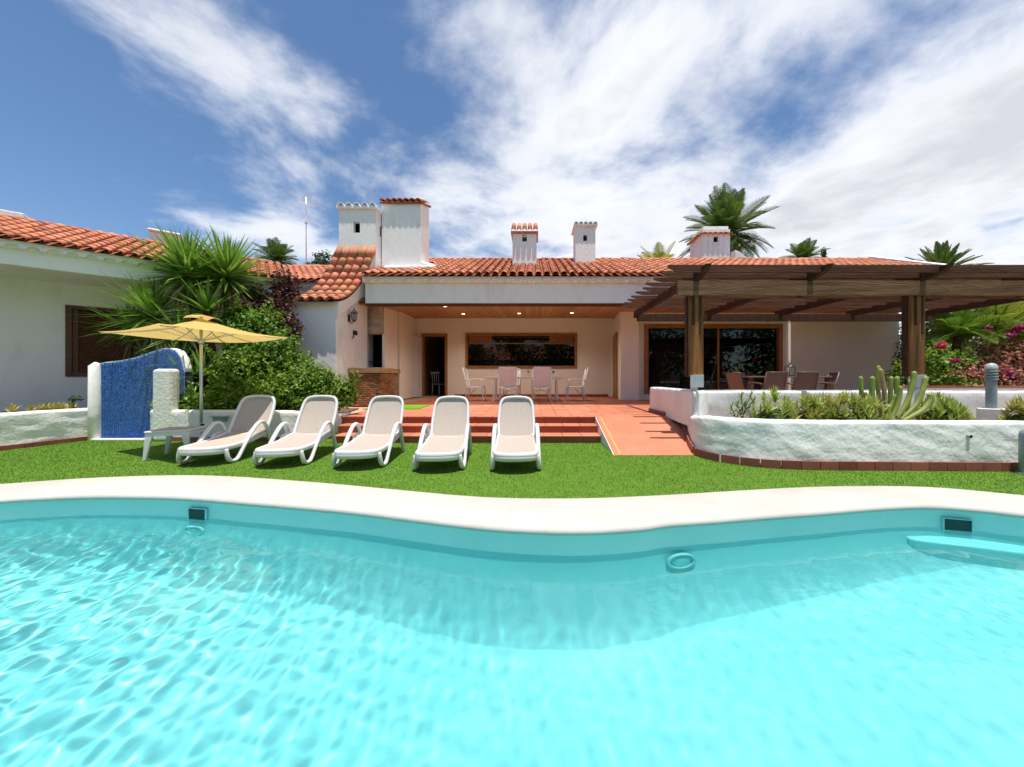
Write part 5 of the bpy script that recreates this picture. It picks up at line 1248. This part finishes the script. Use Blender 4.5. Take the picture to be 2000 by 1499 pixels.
# dark red climber on the wall of the rear wing
t = thing('purple_shrub', 'dark purple-leaved shrub between the yucca and the swept roof', 'shrub', (ax(545,8.0), 8.0, .44))
B = []
for px, py, Y, rx, ry, rz_ in ((555,560,8.1,.35,.3,.42),(535,600,7.9,.40,.3,.35),(560,640,7.7,.3,.3,.4),(500,575,8.2,.25,.25,.25),(480,620,7.9,.3,.25,.3)):
    p = at(px, py, Y); B.append((p.x, p.y, p.z, rx, ry, rz_))
foliage('foliage', t, B, 3000, .085, M['leaf_red'], 6, .6, .2, .6); stems(t, (ax(545,8), 8.0, .4), [(b[0], b[1], b[2]) for b in B], .025, M['bark'])
# vine leaves on the barbecue wall
t = thing('climbing_vine', 'green creeper growing up the left edge of the barbecue wall', 'vine', (-5.75, 8.1, .44)); B = []
for px, py, rx, rz_ in ((572,640,.10,.3),(566,690,.14,.3),(585,705,.12,.2),(560,600,.10,.22)):
    p = at(px, py, 8.08); B.append((p.x, p.y, p.z, rx, .12, rz_))
foliage('foliage', t, B, 800, .07, M['leaf_lime'], 7, .55, .3, .6); stems(t, (-5.75, 8.15, .44), [(b[0], b[1], b[2]) for b in B], .014, M['bark'])
# small plants along the left wall
for px, py, Y, L_, lab in ((37,800,6.2,.17,'small spiky plant at the foot of the left house wall'),(92,803,6.3,.14,'left low clump of succulents behind the left wall'),(130,802,6.4,.14,'right low clump of succulents behind the left wall')):
    t = thing('small_succulent', lab, 'succulent', (ax(px,Y), Y, .46), 0, 'small plants behind the low left wall'); W = MB(); rr = random.Random(px)
    for k in range(1 if px == 37 else 6): rosette(W, (ax(px,Y)+rr.uniform(-.2,.2)*(px != 37), Y+rr.uniform(-.1,.1), .58), 26, L_, .014, rr, 5, 85, .1)
    W.build('leaves', M['leaf_succ'], t, fix=False)
t = thing('seedling', 'thin leafy seedling next to the shower jamb', 'plant', (ax(146,6.45), 6.45, .46)); W = MB(); W.tube([(ax(143,6.45),6.45,.46),(ax(140,6.45),6.45,.62),(ax(146,6.45),6.44,.76)], .006, 5); W.build('stem', M['bark'], t)
foliage('leaves', t, [(ax(148,6.45),6.45,.75,.10,.06,.07)], 16, .09, M['leaf_dark'], 3, .5)
# planter succulents on the right
SUC = [(1510,796,4.75,.30,'rounded aloe clump nearest the leafy seedling in the right planter'),(1578,795,4.9,.24,'aloe clump second from the left in the right planter'),(1608,788,5.05,.24,'tall aloe clump behind the second one in the right planter'),(1655,800,4.75,.26,'aloe clump just left of the cactus'),(1700,806,4.6,.22,'small aloe clump at the foot of the cactus'),
       (1832,795,4.85,.27,'aloe clump just right of the cactus'),(1858,806,4.65,.2,'small aloe clump on the right side of the cactus bed'),(1998,806,4.6,.22,'aloe clump right of the bollard lamp')]
rng_ = random.Random(12)
for px, py, Y, r, lab in SUC:
    t = thing('aloe_clump', lab, 'succulent', (ax(px,Y), Y, .5), 0, 'aloe clumps in the right planter'); W = MB()
    for k in range(30):
        a = rng_.uniform(0, 2*PI); q = math.sqrt(rng_.random())*r; hgt = .52+(1-(q/r)**2)*r*1.38
        rosette(W, (ax(px,Y)+math.cos(a)*q, Y+math.sin(a)*q*.7, hgt), 14, .15, .013, rng_, 0, 85, .06, axis=(math.cos(a)*q/r, math.sin(a)*q/r, 0))
    W.build('leaves', M['leaf_succ'], t, fix=False); MB().lathe([(r*.8,0),(r*.7,r*.4),(r*.3,r*.75)], (ax(px,Y),Y,.48), 10).build('core', M['leaf_dark'], t, True)
def cactus():
    t = thing('columnar_cactus', 'candelabra of upright ribbed cactus stems in the right planter', 'cactus', (ax(1745,4.9), 4.9, .5))
    cols = [([(1690,800),(1683,770),(1681,735)],4.95,.032,0),([(1700,808),(1703,770),(1704,735)],4.9,.038,0),([(1722,800),(1715,760),(1716,714)],5.0,.030,0),([(1728,790),(1726,755),(1719,720)],4.92,.032,1),([(1737,805),(1739,770),(1741,735)],5.0,.032,0),
            ([(1745,808),(1751,770),(1752,735)],4.95,.034,0),([(1752,818),(1772,785),(1783,750),(1786,725)],4.8,.036,0),([(1760,820),(1790,790),(1803,760),(1809,735)],4.78,.036,0),([(1765,822),(1800,803),(1815,785),(1818,768)],4.65,.034,0),
            ([(1735,822),(1734,805),(1735,790)],4.6,.040,0),([(1740,820),(1752,795),(1758,770),(1759,754)],4.75,.030,0),([(1692,805),(1692,785),(1691,765)],4.9,.026,0),([(1726,815),(1742,790),(1748,770)],4.8,.028,0),([(1772,806),(1776,775),(1778,743)],5.0,.028,0)]
    for pts, Y, r, dry in cols:
        P = catmull([at(x, y, Y) for x, y in pts], .02); n = 21; m_ = len(P); W = MB()
        for i, p in enumerate(P):
            tt = (P[min(i+1, m_-1)]-P[max(i-1, 0)]).normalized(); s = tt.cross(Vector((0,1,0))).normalized(); q = s.cross(tt)
            f = i/(m_-1); e = min(1, (1-f)*m_/1.8); rr = .78*r*(.8+.2*min(1, f*3))*math.sqrt(max(.02, 1-(1-e)**2))
            for k in range(n):
                a = 2*PI*k/n; ra = rr*(1+.13*math.cos(7*a)); W.v.append(tuple(p+s*math.cos(a)*ra+q*math.sin(a)*ra))
        for i in range(m_-1):
            for k in range(n): W.f.append((i*n+k, i*n+(k+1) % n, (i+1)*n+(k+1) % n, (i+1)*n+k))
        W.f.append(tuple((m_-1)*n+k for k in range(n)))
        W.build('stem', M['cactus_dry'] if dry else M['cactus'], t, True)
cactus()
# leafy plant at the corner of the planter
t = thing('oleander_seedling', 'young leafy plants with narrow bright leaves at the planter corner', 'plant', (ax(1440,4.9), 4.9, .5)); W = MB(); Lv = MB(); rr = random.Random(7)
for px, py in ((1428,795),(1440,790),(1448,775),(1466,772),(1472,782),(1455,790)):
    tip = at(px, py, 4.9); b = Vector((ax(1440,4.9)+rr.uniform(-.06,.10), 4.9, .5)); W.tube([b, b.lerp(tip,.6)+Vector((0,0,.02)), tip], .005, 5); rosette(Lv, tip, 16, .13, .012, rr, -20, 75, .4); rosette(Lv, b.lerp(tip,.6), 7, .11, .012, rr, -20, 50, .4)
W.build('stem', M['bark'], t); Lv.build('leaves', M['leaf_lime'], t, fix=False)
# palms
def frond(mb, p, az, el, L_, droop, rng, nl=34, ll=.5, wind=Vector((0,0,0)), w=.03):
    d = Vector((math.cos(az)*math.cos(el), math.sin(az)*math.cos(el), math.sin(el))); cur = Vector(p); P = []
    st = 14
    for i in range(st+1):
        P.append((cur.copy(), d.copy())); d = (d+Vector((0,0,-droop/st))+wind/st).normalized(); cur = cur+d*(L_/st)
    mb.tube([q[0] for q in P], list(np.linspace(.035, .008, st+1)), 5)
    for k in range(nl):
        f = .14+.86*k/nl; i = min(st-1, int(f*st)); q = P[i][0].lerp(P[i+1][0], f*st-i); t_ = P[i][1]; s = t_.cross(Vector((0,0,1)))
        if s.length < .05: s = Vector((1,0,0))
        s.normalize(); up = s.cross(t_); l = ll*math.sin(PI*min(.97, f*.85+.12))*rng.uniform(.85, 1.1)
        for sg in (-1, 1):
            e = (t_*.75+s*sg*.8+up*.25+wind*.3).normalized(); tip = q+e*l+Vector((0,0,-.12*l)); mid = q+e*l*.5+Vector((0,0,.02)); ww = up*w*.2+t_*w
            b = len(mb.v); mb.v += [tuple(q-ww*.4), tuple(q+ww*.4), tuple(mid+ww*.5), tuple(mid-ww*.5), tuple(tip)]; mb.f += [(b, b+1, b+2, b+3), (b+3, b+2, b+4)]
def palm(name, label, c, base_z, n, L_, ll, droop, seed, m, wind=(0,0,0), lo=-20, hi=85, tr=.22, group='palms behind the house', w=.03):
    c = Vector(c); t = thing(name, label, 'palm', (c.x, c.y, base_z), 0, group); rng = random.Random(seed); W = MB()
    for i in range(n):
        f = i/n; frond(W, c, i*2.39996+rng.uniform(-.2,.2), R(hi-(hi-lo)*f+rng.uniform(-6,6)), L_*rng.uniform(.85,1.1), droop*(.5+.8*f), rng, 34, ll, Vector(wind), w)
    W.build('crown', m, t, fix=False)
    P = [Vector((c.x+.05*math.sin(k*1.7), c.y, base_z+(c.z-base_z)*k/8)) for k in range(9)]; MB().tube(P, list(np.linspace(tr*1.25, tr, 9)), 10).build('trunk', M['bark'], t, True)
    return t
palm('palm_tree', 'big windswept palm behind the broad chimney', at(1418,462,20), 0, 84, 2.7, .8, .85, 1, M['leaf_palm'], (-.3,0,.1), -30, 86, .28, w=.055)
palm('palm_tree', 'small palm crown showing over the roof left of the broad chimney', at(1285,530,17), 0, 16, 1.5, .5, .7, 2, M['leaf_yellow'], (-.4,0,0), 0, 75, .15)
palm('palm_tree', 'small windswept palm over the white ridge parapet', at(1568,510,21), 0, 34, 1.3, .5, .8, 3, M['leaf_palm'], (-.3,0,0), -10, 80, .15)
palm('palm_tree', 'small windswept palm behind the rear wing, left of the aerial', at(540,512,20), 0, 40, 1.3, .5, .9, 4, M['leaf_palm'], (.35,0,-.1), -10, 80, .15)
t = thing('cycad', 'stiff upright palm crown above the right end of the pergola', 'palm', (ax(1838,15), 15, 0), 0, 'palms behind the house'); W = MB(); rr = random.Random(6)
for i in range(44): f = i/44; frond(W, at(1838,535,15), i*2.39996, R(86-75*f), 1.35*rr.uniform(.8,1.1), .22+.25*f, rr, 40, .26, Vector((0,0,0)), .035)
W.build('crown', M['leaf_palm'], t, fix=False); MB().tube([(ax(1838,15),15,0),(ax(1838,15),15,at(0,535,15).z)], .25, 10).build('trunk', M['bark'], t, True)
# trees and bushes
def tree(name, label, blobs, n, size, m, base, tr=.12, seed=1, group=None, cat='tree', asp=.55):
    t = thing(name, label, cat, base, 0, group); foliage('crown', t, blobs, n, size, m, seed, asp, .35, .5)
    W = MB(); b0 = Vector(base); cen_ = Vector((sum(b[0] for b in blobs)/len(blobs), sum(b[1] for b in blobs)/len(blobs), min(b[2] for b in blobs)))
    c = catmull([b0, b0.lerp(cen_, .5)+Vector((.08,0,0)), cen_], .3); W.tube(c, list(np.linspace(tr, tr*.6, len(c))), 8)
    for b in blobs:
        e = Vector(b[:3]); W.tube([cen_, cen_.lerp(e, .5)+Vector((0,0,.1)), e], [tr*.55, tr*.35, tr*.12], 6)
    W.build('trunk', M['bark'], t, True); return t
def px_blobs(lst): return [(*at(px, py, Y), rx, ry, rz_) for px, py, Y, rx, ry, rz_ in lst]
tree('tree', 'round olive-green tree top right of the aerial mast', px_blobs([(630,505,22,.55,.5,.5),(622,520,22,.8,.5,.4),(640,522,22,.6,.5,.4)]), 900, .17, M['leaf_dark'], (ax(630,22),22,0), .12, 21, 'trees behind the houses')
tree('tree', 'thin dark treetop above the white ridge parapet', px_blobs([(1609,497,22,.15,.15,.4)]), 160, .14, M['leaf_dark'], (ax(1609,22),22,0), .06, 22, 'trees behind the houses')
tree('bougainvillea', 'bougainvillea bush with magenta blossom behind the bollard lamp', px_blobs([(1950,700,8.5,.75,.5,.45),(2000,688,8.6,.6,.5,.35),(1915,725,8.3,.5,.4,.3),(2030,710,8.4,.8,.5,.5),(1990,735,8.2,.9,.4,.25),(1880,735,8.2,.5,.3,.2)]), 5200, .085, M['leaf_boug'], (ax(1965,8.5),8.5,0), .07, 23, None, 'bush')
bt = bpy.data.objects['bougainvillea']
foliage('blossom', bt, px_blobs([(1968,730,8.0,.10,.08,.09),(1865,705,8.0,.14,.06,.05),(1970,656,8.2,.09,.08,.07),(1985,645,8.3,.10,.08,.09),(1995,640,8.1,.07,.06,.06),(1930,640,8.2,.06,.05,.05)]), 420, .06, M['petal'], 24, .8, .2, .5)
tree('hibiscus', 'green hibiscus bush with a red flower right of the second pergola post', px_blobs([(1835,715,8.6,.6,.5,.5),(1880,708,8.7,.6,.5,.33),(1850,745,8.2,.7,.3,.2),(1800,700,9.2,.4,.4,.6),(1770,705,9.3,.3,.3,.5),(1765,735,9.0,.4,.3,.4)]), 5200, .09, M['leaf_lime'], (ax(1850,8.6),8.6,0), .07, 25, None, 'bush')
foliage('flower', bpy.data.objects['hibiscus'], px_blobs([(1838,675,8.0,.11,.08,.08)]), 110, .07, M['petal_red'], 26, .9, .1, .3)
tree('bush', 'dense dark green bush at the back of the right garden', px_blobs([(1840,650,11,1.0,.6,.9),(1920,640,11.5,1.1,.6,.9),(2000,650,11,1.0,.6,1.0),(1780,665,11.5,.7,.5,.9),(2080,660,11,1.2,.6,1.0),(1900,700,10.5,1.2,.5,.7),(2010,600,12,.9,.6,.9)]), 5200, .13, M['leaf_dark'], (ax(1920,11.2),11.2,0), .12, 27, 'bushes in the right garden', 'bush')
tree('feathery_bush', 'yellow-green feathery bush between the bougainvillea and the back hedge', px_blobs([(1905,632,9.7,.6,.4,.35),(1955,622,9.8,.7,.4,.4),(2005,628,9.6,.6,.4,.45),(1868,648,9.7,.4,.35,.3),(1985,655,9.2,.6,.3,.3)]), 3800, .24, M['leaf_yellow'], (ax(1940,9.7),9.7,0), .07, 29, None, 'bush', .16)
palm('areca_palm', 'feathery yellow-green palm in the right garden under the pergola edge', at(1945,652,8.9), 0, 40, 1.35, .44, .9, 8, M['leaf_yellow'], (0,0,0), 0, 78, .08, 'feathery palms in the right garden', w=.014)
palm('areca_palm', 'feathery green palm behind the second pergola post', at(1870,655,9.0), 0, 30, 1.05, .4, .9, 9, M['leaf_lime'], (0,0,0), 5, 78, .08, 'feathery palms in the right garden', w=.014)
palm('areca_palm', 'feathery yellow palm at the right edge of the garden', at(2015,650,9.0), 0, 34, 1.5, .42, .9, 10, M['leaf_yellow'], (0,0,0), 5, 78, .08, 'feathery palms in the right garden', w=.014)
# the garden behind the camera, mirrored in the windows
nh = thing('neighbour_house', 'white neighbouring house with orange roof, mirrored in the porch window', 'house', (2, -17, 0))
MB().box(-14, 20, -19, -15.5, 0, 3.4).build('wall', M['stucco'], nh)
MB().prism([(-14.5, -15.1, 3.35), (-14.5, -17.3, 5.2), (-14.5, -19.5, 3.35)], (35, 0, 0)).build('roof', M['tile'], nh)
TL = ['left of the pool house', 'second from the left', 'third from the left', 'in the middle of the row', 'right of the middle', 'third from the right', 'second from the right', 'at the right end of the row']
for k, (x, y, h_, r) in enumerate(((-11,-9,6.0,3.0),(-6.5,-11,5.2,2.7),(-2,-12,6.6,2.9),(2.5,-11,7.0,2.9),(7,-10.5,6.4,2.9),(11.5,-10,7.0,3.0),(16,-9,6.6,3.0),(21,-8,7.0,3.2))):
    rr = random.Random(int(x*7)); B = [(x+rr.uniform(-1,1)*r*.55, y+rr.uniform(-.6,.6), h_*(.22+.14*q)+rr.uniform(-.3,.3), r*.72, r*.6, r*.5) for q in range(6)]
    tree('garden_tree', 'dark leafy garden tree mirrored in the windows, '+TL[k], B, 1900, .40, M['leaf_dark'], (x, y, 0), .16, 40+k, 'trees mirrored in the windows')
